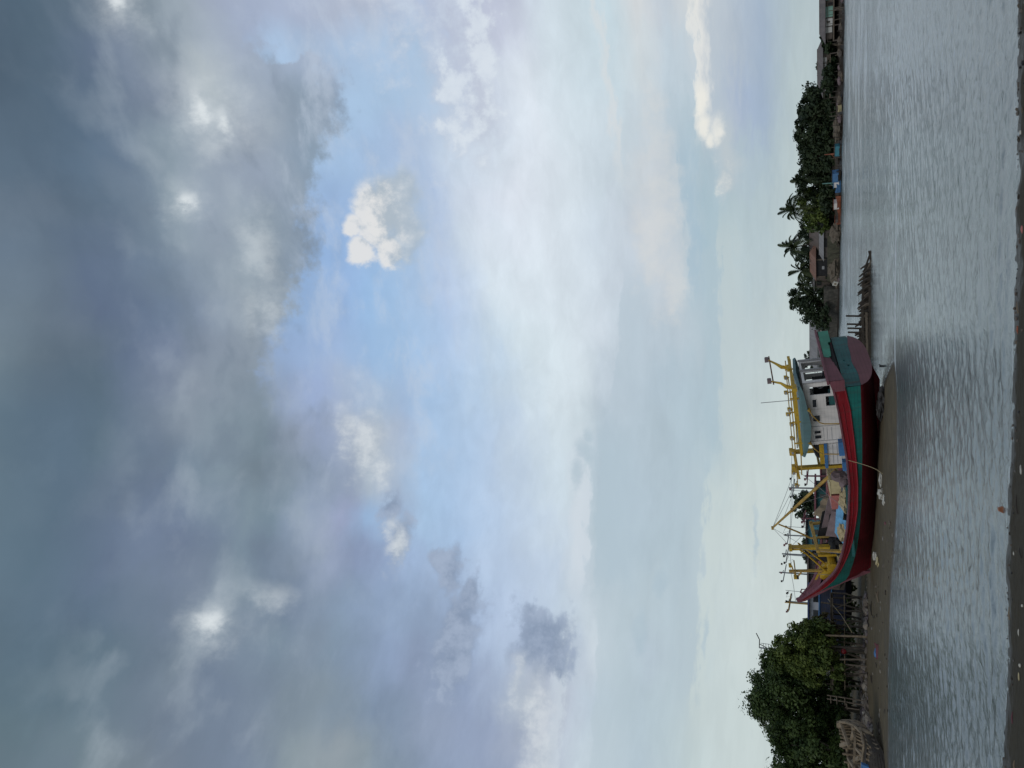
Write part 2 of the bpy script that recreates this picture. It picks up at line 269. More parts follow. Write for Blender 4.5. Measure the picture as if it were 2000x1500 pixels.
# ================================================================== helpers
def mat(name, col, rough=0.65, var=0.18, scale=2.0, bump=0.0, metal=0.0, stain=None, stain_amt=0.5, stretch=(1, 1, 1), spec=0.4, runs=0.0, seams=0.0):
    m = bpy.data.materials.new(name); m.use_nodes = True
    nt = m.node_tree; B = NB(nt); bs = nt.nodes['Principled BSDF']
    co = B.v('MULTIPLY', B.n('ShaderNodeTexCoord').outputs['Object'], stretch)
    n1 = B.noise(co, scale, 6, 0.6)
    d = tuple(c * (1 - var) for c in col) + (1,); l = tuple(min(1, c * (1 + var)) for c in col) + (1,)
    c = B.mix(B.mr(n1.outputs[0], 0.3, 0.7), d, l)
    if stain is not None:
        n2 = B.noise(co, scale * 2.7, 7, 0.68)
        c = B.mix(B.m('MULTIPLY', B.mr(n2.outputs[0], 0.5, 0.72), stain_amt), c, tuple(stain) + (1,))
    oc = B.n('ShaderNodeTexCoord').outputs['Object']
    if runs:                               # rust and dirt runs down the paint, scuffed patches
        n4 = B.noise(B.v('MULTIPLY', oc, (2.2, 2.2, 0.16)), 1.8, 7, 0.65)
        c = B.mix(B.m('MULTIPLY', B.mr(n4.outputs[0], 0.52, 0.7), runs), c, (0.07, 0.05, 0.038, 1))
        n5 = B.noise(B.v('MULTIPLY', oc, (0.35, 1, 1.2)), 2.4, 8, 0.7)
        c = B.mix(B.m('MULTIPLY', B.mr(n5.outputs[0], 0.58, 0.68), runs * 0.8), c, tuple(min(1, q * 0.45 + 0.09) for q in col) + (1,))
    if seams:                              # plank seams running fore and aft
        so = B.n('ShaderNodeSeparateXYZ'); nt.links.new(oc, so.inputs[0])
        nz = B.noise(B.v('MULTIPLY', oc, (0.25, 1, 1)), 0.8, 2, 0.5)
        ph = B.m('FRACT', B.m('ADD', B.m('MULTIPLY', so.outputs[2], 5.5), B.m('MULTIPLY', nz.outputs[0], 0.8)))
        c = B.mix(B.m('MULTIPLY', B.mr(B.m('ABSOLUTE', B.m('SUBTRACT', ph, 0.5)), 0.12, 0.02), seams), c, (0.012, 0.010, 0.010, 1))
    nt.links.new(c, bs.inputs['Base Color'])
    bs.inputs['Roughness'].default_value = rough; bs.inputs['Metallic'].default_value = metal
    bs.inputs['Specular IOR Level'].default_value = spec
    if bump:
        bn = B.n('ShaderNodeBump'); bn.inputs['Strength'].default_value = bump; bn.inputs['Distance'].default_value = 0.05
        n3 = B.noise(co, scale * 4, 6, 0.65); nt.links.new(n3.outputs[0], bn.inputs['Height'])
        nt.links.new(bn.outputs[0], bs.inputs['Normal'])
    return m

def leafmat(name, dark, light):
    m = bpy.data.materials.new(name); m.use_nodes = True
    nt = m.node_tree; B = NB(nt); bs = nt.nodes['Principled BSDF']
    at = B.n('ShaderNodeAttribute', attribute_name='tint')
    c = B.mix(at.outputs['Fac'], tuple(dark) + (1,), tuple(light) + (1,))
    nt.links.new(c, bs.inputs['Base Color']); bs.inputs['Roughness'].default_value = 0.55
    bs.inputs['Specular IOR Level'].default_value = 0.25
    tr = B.n('ShaderNodeBsdfTranslucent'); nt.links.new(c, tr.inputs[0])
    mx = B.n('ShaderNodeMixShader'); mx.inputs[0].default_value = 0.2
    nt.links.new(bs.outputs[0], mx.inputs[1]); nt.links.new(tr.outputs[0], mx.inputs[2])
    nt.links.new(mx.outputs[0], nt.nodes['Material Output'].inputs[0])
    return m

def tag(o, label=None, cat=None, group=None, kind=None):
    if label: o['label'] = label
    if cat: o['category'] = cat
    if group: o['group'] = group
    if kind: o['kind'] = kind
    return o

def empty(name, loc=(0, 0, 0), rz=0.0, label=None, cat=None, group=None):
    o = bpy.data.objects.new(name, None); C.objects.link(o)
    o.empty_display_size = 0.3
    o.location = tuple(float(v) for v in loc); o.rotation_euler = (0, 0, rz)
    return tag(o, label, cat, group)

class MB:
    """collects boxes, beams, tubes and lumps and links them as ONE mesh object"""
    def __init__(s): s.v = []; s.f = []; s.mi = []; s.cur = 0
    def add(s, vs, fs):
        b = len(s.v); s.v += [tuple(float(c) for c in p) for p in vs]
        s.f += [tuple(i + b for i in f) for f in fs]; s.mi += [s.cur] * len(fs); return s
    def use(s, i): s.cur = i; return s
    def box(s, c, d, ax=None):
        c = np.array(c, float); h = np.array(d, float) / 2
        A = np.eye(3) if ax is None else np.array(ax)
        vs = [c + A.T @ (h * np.array((i, j, k))) for i in (-1, 1) for j in (-1, 1) for k in (-1, 1)]
        return s.add(vs, [(0, 1, 3, 2), (4, 6, 7, 5), (0, 4, 5, 1), (2, 3, 7, 6), (0, 2, 6, 4), (1, 5, 7, 3)])
    def beam(s, p, q, w, h=None, up=(0, 0, 1)):
        p = np.array(p, float); q = np.array(q, float); h = h or w
        a = q - p; L = np.linalg.norm(a); a /= L
        u = np.array(up, float)
        if abs(u @ a) > 0.95: u = np.array((1.0, 0, 0))
        b = np.cross(u, a); b /= np.linalg.norm(b); c = np.cross(a, b)
        return s.box((p + q) / 2, (L, w, h), (a, b, c))
    def tube(s, pts, r, n=6, cap=True):
        pts = [np.array(p, float) for p in pts]; m = len(pts)
        rs = r if hasattr(r, '__len__') else [r] * m
        vs = []; fs = []
        for i, p in enumerate(pts):
            a = pts[min(i + 1, m - 1)] - pts[max(i - 1, 0)]; a = a / (np.linalg.norm(a) + 1e-9)
            u = np.array((0, 0, 1.0)) if abs(a[2]) < 0.9 else np.array((1.0, 0, 0))
            b = np.cross(u, a); b /= np.linalg.norm(b); c = np.cross(a, b)
            for k in range(n):
                t = 2 * math.pi * k / n
                vs.append(p + rs[i] * (math.cos(t) * b + math.sin(t) * c))
        for i in range(m - 1):
            for k in range(n):
                k2 = (k + 1) % n
                fs.append((i * n + k, i * n + k2, (i + 1) * n + k2, (i + 1) * n + k))
        if cap: fs += [tuple(range(n))[::-1], tuple(range((m - 1) * n, m * n))]
        return s.add(vs, fs)
    def prism(s, poly, off):                       # polygon swept along a vector
        poly = [np.array(p, float) for p in poly]; off = np.array(off, float); n = len(poly)
        vs = poly + [p + off for p in poly]
        fs = [tuple(range(n))[::-1], tuple(range(n, 2 * n))] + [(i, (i + 1) % n, n + (i + 1) % n, n + i) for i in range(n)]
        return s.add(vs, fs)
    def lump(s, c, rad, sub=2, amp=0.25, seed=0, freq=1.6, flat=None):
        bm = bmesh.new(); bmesh.ops.create_icosphere(bm, subdivisions=sub, radius=1.0)
        o = Vector((seed * 3.17, seed * 1.31, seed * 7.7)); vs = []
        for v in bm.verts:
            k = 1 + amp * mnoise.noise(v.co * freq + o) + amp * 0.5 * mnoise.noise(v.co * freq * 2.3 + o)
            p = np.array(v.co) * k * np.array(rad)
            if flat is not None: p[2] = max(p[2], flat)
            vs.append(np.array(c) + p)
        bm.verts.index_update()
        fs = [tuple(v.index for v in f.verts) for f in bm.faces]; bm.free()
        return s.add(vs, fs)
    def grid(s, rows, closed=False):               # rows of equal length -> quads
        n = len(rows[0]); vs = [p for r in rows for p in r]; fs = []
        for i in range(len(rows) - 1):
            for k in range(n if closed else n - 1):
                k2 = (k + 1) % n
                fs.append((i * n + k, i * n + k2, (i + 1) * n + k2, (i + 1) * n + k))
        return s.add(vs, fs)
    def build(s, name, mats, parent=None, smooth=False):
        me = bpy.data.meshes.new(name); me.from_pydata(s.v, [], s.f); 
        for m in (mats if isinstance(mats, (list, tuple)) else [mats]): me.materials.append(m)
        me.polygons.foreach_set('material_index', s.mi)
        if smooth: me.polygons.foreach_set('use_smooth', [True] * len(s.f))
        me.update()
        o = bpy.data.objects.new(name, me); C.objects.link(o)
        if parent is not None: o.parent = parent
        return o

def npmesh(name, V, F, m, parent=None, tint=None, smooth=False):
    me = bpy.data.meshes.new(name)
    V = np.asarray(V, np.float32); F = np.asarray(F, np.int32)
    nf, k = F.shape
    me.vertices.add(len(V)); me.vertices.foreach_set('co', V.ravel())
    me.loops.add(nf * k); me.loops.foreach_set('vertex_index', F.ravel())
    me.polygons.add(nf)
    me.polygons.foreach_set('loop_start', np.arange(0, nf * k, k, dtype=np.int32))
    me.polygons.foreach_set('loop_total', np.full(nf, k, np.int32))
    if smooth: me.polygons.foreach_set('use_smooth', np.ones(nf, bool))
    if tint is not None:
        a = me.attributes.new('tint', 'FLOAT', 'POINT'); a.data.foreach_set('value', np.asarray(tint, np.float32))
    me.materials.append(m); me.update(calc_edges=True)
    o = bpy.data.objects.new(name, me); C.objects.link(o)
    if parent is not None: o.parent = parent
    return o

def leafcloud(name, clumps, n, size, m, parent, sub=10, seed=1, droop=0.0, long=1.8):
    """n small leaves gathered in tufts spread through the given clumps (centre, radii)"""
    g = np.random.default_rng(seed)
    w = np.array([r[0] * r[2] + r[0] * r[1] for c, r in clumps]); w = w / w.sum()
    P = []; T = []; N = []
    for (c, r), wk in zip(clumps, w):
        c = np.array(c, float); r = np.array(r, float)
        nt_ = max(4, int(sub * max(1, wk * len(clumps))))
        d = g.normal(size=(nt_, 3)); d /= np.linalg.norm(d, axis=1)[:, None]
        rad = 0.35 + 0.65 * g.random(nt_) ** 0.5
        tc = c + d * rad[:, None] * r
        tr = r * (0.22 + 0.24 * g.random(nt_))[:, None]
        tt = g.random(nt_)
        k = int(n * wk); which = g.integers(0, nt_, k)
        e = g.normal(size=(k, 3)); e /= np.linalg.norm(e, axis=1)[:, None]
        er = g.random(k) ** 0.45
        P.append(tc[which] + e * er[:, None] * tr[which])
        N.append(e * 0.6 + d[which] * 0.4)
        T.append(np.clip(tt[which] * 0.65 + g.random(k) * 0.35, 0, 1))
    P = np.vstack(P); N = np.vstack(N); T = np.concatenate(T); k = len(P)
    nrm = N + np.array((0, 0, 0.5)) + g.normal(size=(k, 3)) * 0.55
    nrm /= np.linalg.norm(nrm, axis=1)[:, None]
    a = np.cross(nrm, g.normal(size=(k, 3))); a /= np.linalg.norm(a, axis=1)[:, None]
    a[:, 2] -= droop; a /= np.linalg.norm(a, axis=1)[:, None]
    b = np.cross(nrm, a)
    sz = size * (0.6 + 0.8 * g.random(k))[:, None]
    V = np.empty((k, 4, 3)); V[:, 0] = P - a * sz * long / 2; V[:, 2] = P + a * sz * long / 2
    V[:, 1] = P + b * sz * 0.5 + a * sz * 0.1; V[:, 3] = P - b * sz * 0.5 + a * sz * 0.1
    F = np.arange(k * 4).reshape(k, 4)
    return npmesh(name, V.reshape(-1, 3), F, m, parent, np.repeat(T, 4))

# ================================================================== setting
# ---- water: a fan of real ripples, finer near the camera
def wave_h(X, Y, cell):
    g = np.random.default_rng(3); H = np.zeros_like(X)
    for i in range(46):
        L = 0.34 * (1.105 ** i) * (0.85 + 0.3 * g.random())
        th = R(270) + g.normal() * 1.05
        if L > 6: continue
        k = 2 * math.pi / L; ph = g.random() * 6.28
        A = 0.0046 * L ** 0.3 * (0.5 + g.random()) * (1.0 if L < 0.8 else max(0.22, (0.8 / L) ** 1.1))
        fade = np.clip((L / (cell + 1e-6) - 2.2) / 2.0, 0, 1)
        arg = k * (X * math.cos(th) + Y * math.sin(th)) + ph + 0.8 * np.sin(0.21 * X + i) + 0.6 * np.sin(0.17 * Y + 2 * i)
        H += A * fade * (np.sin(arg) + 0.25 * np.cos(2 * arg))
    patch = 0.75 + 0.35 * np.sin(X * 0.23 + 1.5 * np.sin(Y * 0.13)) * np.sin(Y * 0.19 + 0.7)
    for i in range(9):                     # longer, steeper chop out in the open river
        L = 3.6 + 0.8 * i; k = 2 * math.pi / L; th = R(270) + g.normal() * 0.5; ph = g.random() * 6.28
        arg = k * (X * math.cos(th) + Y * math.sin(th)) + ph + 0.9 * np.sin(0.11 * X + i)
        H += 0.011 * L ** 0.7 * np.sin(arg) * np.clip((L / (cell + 1e-6) - 2.2) / 1.5, 0, 1) * np.clip((Y - 55) / 50, 0, 1)
    return H * patch
SHORE = [atZ(x, y, 0.0) for x, y in ((1992, -250), (1991, -60), (1988, 60), (1989, 150), (1987, 250), (1988, 330), (1985, 420), (1986, 520), (1981, 620), (1979, 720), (1977, 820), (1974, 900), (1968, 1000), (1966, 1080), (1964, 1160), (1967, 1240), (1969, 1300), (1967, 1370), (1963, 1450), (1960, 1520), (1950, 1800))]
SHX = np.array([p[0] for p in SHORE])[::-1]; SHY = np.array([p[1] for p in SHORE])[::-1]
def shore_y(X): return np.interp(X, SHX, SHY)
# mud bank outline at the water (near edge, tip, far edge going back under the stern)
BANK_PX = [(1740, 1750), (1737, 1620), (1736, 1500), (1735, 1400), (1735, 1300), (1738, 1210), (1741, 1150), (1746, 1090), (1751, 1020), (1753, 950), (1753, 880), (1753, 810), (1752, 765), (1750, 735), (1747, 708), (1742, 712), (1737, 724), (1733, 735), (1727, 748), (1725, 765), (1723, 785)]
BANK = [tuple(atZ(x, y, 0.0)[:2]) for x, y in BANK_PX] + [(-1.9, 50.5), (-3.0, 56.0), (-5.5, 66.0), (-8.0, 80.0), (-13.0, 100.0), (-30.0, 125.0), (-90.0, 130.0), (-90.0, 42.0)]
def bank_dist(X, Y):                     # signed distance to the outline, positive on the mud
    P = np.stack([X, Y], -1); best = np.full(X.shape, 1e9); ins = np.zeros(X.shape, bool)
    n = len(BANK)
    for i in range(n):
        a = np.array(BANK[i]); b = np.array(BANK[(i + 1) % n]); ab = b - a
        t = np.clip(((P - a) @ ab) / (ab @ ab), 0, 1)
        best = np.minimum(best, np.linalg.norm(P - a - t[..., None] * ab, axis=-1))
        c = (a[1] > Y) != (b[1] > Y)
        xi = a[0] + (Y - a[1]) * ab[0] / (ab[1] if ab[1] else 1e-9)
        ins ^= c & (X < xi)
    return np.where(ins, best, -best)

ny, nx = 760, 420
ys = 14.0 * (440.0 / 14.0) ** (np.arange(ny) / (ny - 1))
us = np.linspace(-1, 1, nx)
YY = np.repeat(ys[:, None], nx, 1); XX = us[None, :] * (YY * 0.62 + 5.0)
cell = np.maximum(np.gradient(ys)[:, None] * np.ones((1, nx)), (YY * 0.62 + 5.0) * 2 / nx)
ZZ = wave_h(XX, YY, cell)
ds = YY - shore_y(XX)                    # small swells running up the near shore
for off, A, w, s in ((0.62, 0.030, 0.17, 0.3), (1.35, 0.026, 0.2, 1.7), (2.25, 0.018, 0.22, 4.1), (3.4, 0.014, 0.3, 2.2)):
    line = off + 0.16 * np.sin(XX * 0.55 + s) + 0.07 * np.sin(XX * 1.7 + 2 * s)
    ZZ += A * np.exp(-((ds - line) / w) ** 2) * (0.35 + 0.65 * (0.5 + 0.5 * np.sin(XX * 0.9 + 3 * s)))
calm = np.clip(ds / 1.0, 0.12, 1); ZZ = ZZ * np.where(ds < 1, calm, 1)
bd = bank_dist(XX[:, :], YY[:, :])
ZZ *= np.clip(-bd / 2.5, 0.15, 1)
lee = np.exp(-(((XX + 6) / 9) ** 2 + ((YY - 35) / 4.5) ** 2))     # calmer in the lee of the bank
ZZ *= 1 - 0.15 * lee

wm = bpy.data.materials.new('water'); wm.use_nodes = True
nt = wm.node_tree; B = NB(nt); bs = nt.nodes['Principled BSDF']
co = B.n('ShaderNodeTexCoord').outputs['Object']
dist = B.v('LENGTH', co)
n1 = B.noise(B.v('MULTIPLY', co, (1.0, 0.55, 1)), 5.5, 5, 0.62, 0.3)
n2 = B.noise(B.v('MULTIPLY', co, (1.0, 0.6, 1)), 1.6, 4, 0.6, 0.2)
bn = B.n('ShaderNodeBump'); bn.inputs['Strength'].default_value = 0.6; bn.inputs['Distance'].default_value = 0.05
nw = B.noise(B.v('MULTIPLY', co, (0.22, 1.0, 1)), 0.55, 6, 0.62, 0.2)      # wind streaks, seen far off
hgt = B.m('ADD', n1.outputs[0], B.m('MULTIPLY', n2.outputs[0], 1.3))
nt.links.new(B.m('ADD', hgt, B.m('MULTIPLY', nw.outputs[0], B.mr(dist, 30, 120, 0.5, 9.0, False))), bn.inputs['Height'])
nt.links.new(bn.outputs[0], bs.inputs['Normal'])
n3 = B.noise(co, 0.06, 4, 0.5)
wc = B.mix(B.mr(n3.outputs[0], 0.35, 0.65), (0.140, 0.176, 0.178, 1), (0.170, 0.206, 0.206, 1))
at = B.n('ShaderNodeAttribute', attribute_name='tint')            # foam lines
nf = B.noise(B.v('MULTIPLY', co, (0.8, 2.2, 1)), 2.2, 8, 0.7)
fm = B.mr(B.m('ADD', at.outputs['Fac'], B.m('SUBTRACT', nf.outputs[0], 0.5)), 0.38, 0.75)
wc = B.mix(fm, wc, (0.62, 0.66, 0.68, 1))
nt.links.new(wc, bs.inputs['Base Color'])
nt.links.new(B.m('MAXIMUM', B.mr(fm, 0, 1, 0.0, 0.6, False), B.mr(dist, 20, 170, 0.07, 0.2, False)), bs.inputs['Roughness'])
bs.inputs['IOR'].default_value = 1.36
foam = 0.85 * np.exp(-((YY - (39.2 + 0.35 * np.sin(XX * 0.5) - 0.02 * XX)) / 0.4) ** 2) * (XX > -0.5) * np.clip(1.15 - XX / 26, 0, 1)
foam = np.maximum(foam, 0.5 * np.exp(-((YY - (40.6 + 0.5 * np.sin(XX * 0.4 + 1))) / 0.3) ** 2) * (XX > 0.3) * (XX < 16))
foam = np.maximum(foam, 0.62 * np.exp(-((ds - 0.06) / 0.09) ** 2) * (0.5 + 0.5 * np.sin(XX * 2.1 + np.sin(XX * 5))))
foam = np.maximum(foam, 0.55 * np.exp(-((bd + 0.15) / 0.2) ** 2))
V = np.stack([XX, YY, ZZ], -1).reshape(-1, 3)
idx = np.arange(ny * nx).reshape(ny, nx)
F = np.stack([idx[:-1, :-1], idx[:-1, 1:], idx[1:, 1:], idx[1:, :-1]], -1).reshape(-1, 4)
# flat skirts on to the horizon and out to the sides
nv = len(V); e = [(-3000, 440, 0), (-278, 440, 0), (278, 440, 0), (3000, 440, 0), (-3000, 4000, 0), (-278, 4000, 0), (278, 4000, 0), (3000, 4000, 0), (-3000, 14, 0), (-13.7, 14, 0), (13.7, 14, 0), (3000, 14, 0)]
V = np.vstack([V, e])
F = np.vstack([F, np.array([(0, 1, 5, 4), (1, 2, 6, 5), (2, 3, 7, 6), (8, 9, 1, 0), (10, 11, 3, 2)]) + nv])
tag(npmesh('water', V, F, wm, None, np.concatenate([foam.ravel(), np.zeros(len(e))]), True), kind='structure')

# ---- mud: wet near the water line, dry above
def mudmat(name, dry, wet, z0, z1, grit):
    m = bpy.data.materials.new(name); m.use_nodes = True
    nt = m.node_tree; B = NB(nt); bs = nt.nodes['Principled BSDF']
    co = B.n('ShaderNodeTexCoord').outputs['Object']
    sp = B.n('ShaderNodeSeparateXYZ'); nt.links.new(co, sp.inputs[0])
    n0 = B.noise(co, grit * 0.25, 5, 0.6)
    n1 = B.noise(B.v('MULTIPLY', co, (0.6, 1, 1)), grit, 8, 0.68)
    zz = B.m('ADD', sp.outputs[2], B.m('MULTIPLY', B.m('SUBTRACT', n0.outputs[0], 0.5), (z1 - z0) * 1.2))
    f = B.mr(zz, z0, z1)
    c = B.mix(f, tuple(wet) + (1,), tuple(dry) + (1,))
    c = B.mix(B.mr(n1.outputs[0], 0.35, 0.75), B.mix(0.45, c, (0.03, 0.027, 0.022, 1)), c)
    n2 = B.noise(co, grit * 5, 4, 0.6)
    c = B.mix(B.m('MULTIPLY', B.mr(n2.outputs[0], 0.62, 0.7), 0.25), c, (0.20, 0.175, 0.14, 1))
    nt.links.new(c, bs.inputs['Base Color'])
    nt.links.new(B.mr(f, 0, 1, 0.42, 0.9, False), bs.inputs['Roughness'])
    bs.inputs['Specular IOR Level'].default_value = 0.25
    bn = B.n('ShaderNodeBump'); bn.inputs['Strength'].default_value = 0.7; bn.inputs['Distance'].default_value = 0.06
    nt.links.new(B.m('ADD', n1.outputs[0], B.m('MULTIPLY', n2.outputs[0], 0.3)), bn.inputs['Height'])
    nt.links.new(bn.outputs[0], bs.inputs['Normal'])
    return m
def vnoise(X, Y, L, seed):
    return np.array([mnoise.noise(Vector((x / L + seed, y / L, seed * 0.7))) for x, y in zip(X.ravel(), Y.ravel())]).reshape(X.shape)
DP = [-8, -0.6, 0, 0.5, 3, 10, 15, 19, 22, 26, 40, 60]
HP = [-0.7, -0.06, 0.0, 0.05, 0.09, 0.16, 0.34, 0.62, 0.98, 1.12, 1.4, 1.7]
def bank_h(X, Y):
    X = np.asarray(X, float); Y = np.asarray(Y, float)
    return np.interp(bank_dist(X, Y), DP, HP)
def bh(x, y): return float(bank_h(np.array([x]), np.array([y]))[0])
gx = np.linspace(-62, 8, 260); gy = np.concatenate([np.linspace(36.5, 60, 150), np.linspace(60.4, 132, 60)])
GX, GY = np.meshgrid(gx, gy)
GZ = bank_h(GX, GY) + np.clip(bank_dist(GX, GY) / 3, 0, 1) * (0.06 * vnoise(GX, GY, 2.2, 3) + 0.035 * vnoise(GX, GY, 0.7, 9)) + 0.012 * vnoise(GX, GY, 1.1, 5)
idx = np.arange(GX.size).reshape(GX.shape)
F = np.stack([idx[:-1, :-1], idx[:-1, 1:], idx[1:, 1:], idx[1:, :-1]], -1).reshape(-1, 4)
tag(npmesh('mud_bank', np.stack([GX, GY, GZ], -1).reshape(-1, 3), F, mudmat('bank_mud', (0.132, 0.104, 0.060), (0.080, 0.062, 0.038), -0.01, 0.06, 1.6), None, None, True), kind='structure')
# near shore under the camera
gx = np.linspace(-11, 11, 300); gd = np.concatenate([np.linspace(-1.2, 2.2, 90), np.linspace(2.4, 22, 30)])
GX = np.repeat(gx[None, :], len(gd), 0); GY = shore_y(GX) - gd[:, None]
GZ = np.interp(gd, [-1.2, 0, 0.3, 2, 8, 22], [-0.16, 0, 0.022, 0.16, 0.9, 1.4])[:, None] + 0.022 * vnoise(GX, GY, 0.6, 2) + 0.020 * vnoise(GX, GY, 0.16, 6)
idx = np.arange(GX.size).reshape(GX.shape)
F = np.stack([idx[:-1, :-1], idx[1:, :-1], idx[1:, 1:], idx[:-1, 1:]], -1).reshape(-1, 4)
tag(npmesh('mud_shore', np.stack([GX, GY, GZ], -1).reshape(-1, 3), F, mudmat('shore_mud', (0.054, 0.042, 0.022), (0.042, 0.033, 0.019), 0.01, 0.06, 7.0), None, None, True), kind='structure')
def sh(x, y): return float(np.interp(shore_y(np.array([x]))[0] - y, [-1.2, 0, 0.3, 2, 8, 22], [-0.16, 0, 0.022, 0.16, 0.9, 1.4]))
# far bank
FAR_PX = [(1650, -420), (1650, -150), (1650, 0), (1648, 120), (1647, 200), (1645.5, 300), (1643.5, 400), (1641.5, 500), (1639.5, 600), (1638, 660)]
FARW = [atZ(x, y, 0.0)[:2] for x, y in FAR_PX] + [np.array((-25, 250.0)), np.array((-90, 300.0)), np.array((-400, 360.0))]
rows = []
for d, h in ((-6, -0.5), (0, 0.0), (1.5, 0.45), (5, 0.9), (9, 1.4), (16, 1.7), (60, 2.0), (400, 3.0)):
    r = []
    for i, p in enumerate(FARW):
        r.append((p[0] + 0.25 * d, p[1] + d, h + (0.15 * math.sin(i * 2.3 + d) if 0 < d < 30 else 0)))
    rows.append(r)
farmud = mudmat('far_mud', (0.10, 0.078, 0.060), (0.055, 0.045, 0.038), 0.2, 0.9, 0.5)
mb = MB(); mb.grid(rows); tag(mb.build('far_bank', farmud, None, True), kind='structure')
def far_at(x, y, back=4.0):               # a place on the far bank seen at photo row y
    k = np.interp(y, [q[1] for q in FAR_PX], [q[0] for q in FAR_PX])
    p = atZ(k, y, 0.0); return p + np.array((0.25 * back, back, 0))

# ================================================================== the grounded fishing boat
def local_axes(th, heel, pit):
    d = np.array([-math.cos(th), math.sin(th), 0]); n = np.array([-math.sin(th), -math.cos(th), 0]); z = np.array([0, 0, 1.0])
    d2 = d * math.cos(pit) - z * math.sin(pit); z2 = z * math.cos(pit) + d * math.sin(pit)
    return d2, n * math.cos(heel) - z2 * math.sin(heel), z2 * math.cos(heel) + n * math.sin(heel)
def place(o, O, axes):
    d, n, z = axes
    o.matrix_world = Matrix(((d[0], n[0], z[0], O[0]), (d[1], n[1], z[1], O[1]), (d[2], n[2], z[2], O[2]), (0, 0, 0, 1)))

M = {}
M['red'] = mat('rail_red_paint', (0.235, 0.008, 0.016), 0.42, 0.2, 0.8, 0.06, stain=(0.20, 0.03, 0.035), stain_amt=0.5, stretch=(0.5, 1, 2), runs=0.35, seams=0.25)
M['maroon'] = mat('faded_maroon_paint', (0.17, 0.055, 0.072), 0.6, 0.22, 1.0, 0.08, stain=(0.10, 0.05, 0.05), stretch=(1, 1, 0.5), runs=0.3, seams=0.2)
M['teal'] = mat('hull_teal_paint', (0.012, 0.155, 0.135), 0.5, 0.2, 0.8, 0.06, stain=(0.012, 0.07, 0.07), stain_amt=0.6, stretch=(1, 1, 0.35), runs=0.4, seams=0.35)
M['teal_old'] = mat('transom_teal_paint', (0.018, 0.115, 0.115), 0.55, 0.25, 1.1, 0.1, stain=(0.012, 0.045, 0.05), stain_amt=0.8, stretch=(1, 1, 0.5), runs=0.5, seams=0.3)
M['green'] = mat('stern_green_paint', (0.045, 0.25, 0.165), 0.55, 0.2, 1.3, 0.08, stain=(0.03, 0.12, 0.09), stain_amt=0.6, runs=0.35, seams=0)
M['bottom'] = mat('bottom_red_paint', (0.110, 0.008, 0.013), 0.65, 0.25, 0.7, 0.1, stain=(0.05, 0.010, 0.010), stain_amt=0.6, stretch=(0.4, 1, 1), runs=0.3, seams=0.4, spec=0.15)
M['transom_red'] = mat('transom_dull_red', (0.185, 0.078, 0.088), 0.7, 0.12, 0.8, 0.08, stain=(0.13, 0.06, 0.065), runs=0.25, seams=0.2)
M['white'] = mat('cabin_white_paint', (0.66, 0.62, 0.59), 0.5, 0.06, 0.7, 0.04, stain=(0.46, 0.42, 0.38), stain_amt=0.55, stretch=(1, 1, 0.25), runs=0.22, seams=0.12)
M['grey_blue'] = mat('roof_grey_blue', (0.100, 0.180, 0.190), 0.5, 0.15, 0.8, 0.05, stain=(0.16, 0.18, 0.18), runs=0.2, seams=0)
M['yellow'] = mat('yellow_paint', (0.48, 0.30, 0.022), 0.5, 0.15, 1.5, 0.05, stain=(0.22, 0.12, 0.02), stain_amt=0.7, runs=0.3, seams=0)
M['ochre'] = mat('rusty_yellow_paint', (0.40, 0.25, 0.055), 0.6, 0.22, 2.0, 0.05, stain=(0.17, 0.085, 0.035), stain_amt=0.8)
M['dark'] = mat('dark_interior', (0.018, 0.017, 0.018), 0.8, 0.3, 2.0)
M['glass'] = mat('dark_glass', (0.012, 0.014, 0.018), 0.12, 0.2, 1.0, spec=0.5)
M['grey'] = mat('grey_paint', (0.30, 0.30, 0.31), 0.6, 0.15, 1.5, stain=(0.18, 0.16, 0.15))
M['deck'] = mat('worn_deck_boards', (0.22, 0.225, 0.235), 0.75, 0.2, 2.5, 0.15, stain=(0.12, 0.11, 0.10), stretch=(0.2, 3, 1))
M['blue'] = mat('blue_paint', (0.05, 0.16, 0.36), 0.5, 0.15, 1.5, stain=(0.05, 0.09, 0.16))
M['sky_blue'] = mat('pale_blue_tarp', (0.14, 0.36, 0.58), 0.6, 0.2, 2.5, 0.2)
M['cream'] = mat('cream_paint', (0.50, 0.42, 0.24), 0.6, 0.15, 2.0, stain=(0.25, 0.19, 0.10))
M['salmon'] = mat('salmon_paint', (0.42, 0.14, 0.12), 0.6, 0.15, 2.0, stain=(0.2, 0.08, 0.07))
M['mauve'] = mat('weathered_mauve_board', (0.17, 0.125, 0.13), 0.75, 0.2, 2.0, 0.1)
M['rope'] = mat('rope_fibre', (0.42, 0.34, 0.20), 0.9, 0.2, 6.0)
M['rust'] = mat('rusty_steel', (0.16, 0.075, 0.045), 0.8, 0.3, 3.0, 0.15)
M['steel'] = mat('dull_galvanised_steel', (0.26, 0.27, 0.28), 0.5, 0.15, 3.0, metal=0.5)
M['wire'] = mat('steel_wire', (0.20, 0.21, 0.22), 0.5, 0.1, 3.0)
M['black'] = mat('black_rubber', (0.02, 0.02, 0.022), 0.7, 0.2, 3.0)
M['wood'] = mat('grey_brown_wood', (0.125, 0.100, 0.075), 0.85, 0.3, 2.0, 0.2, stretch=(1, 1, 3))
M['dark_wood'] = mat('wet_dark_wood', (0.042, 0.033, 0.025), 0.75, 0.35, 2.0, 0.25, stain=(0.10, 0.085, 0.05))
M['pale_wood'] = mat('bleached_wood', (0.215, 0.165, 0.110), 0.85, 0.3, 2.0, 0.2, stain=(0.13, 0.10, 0.065))
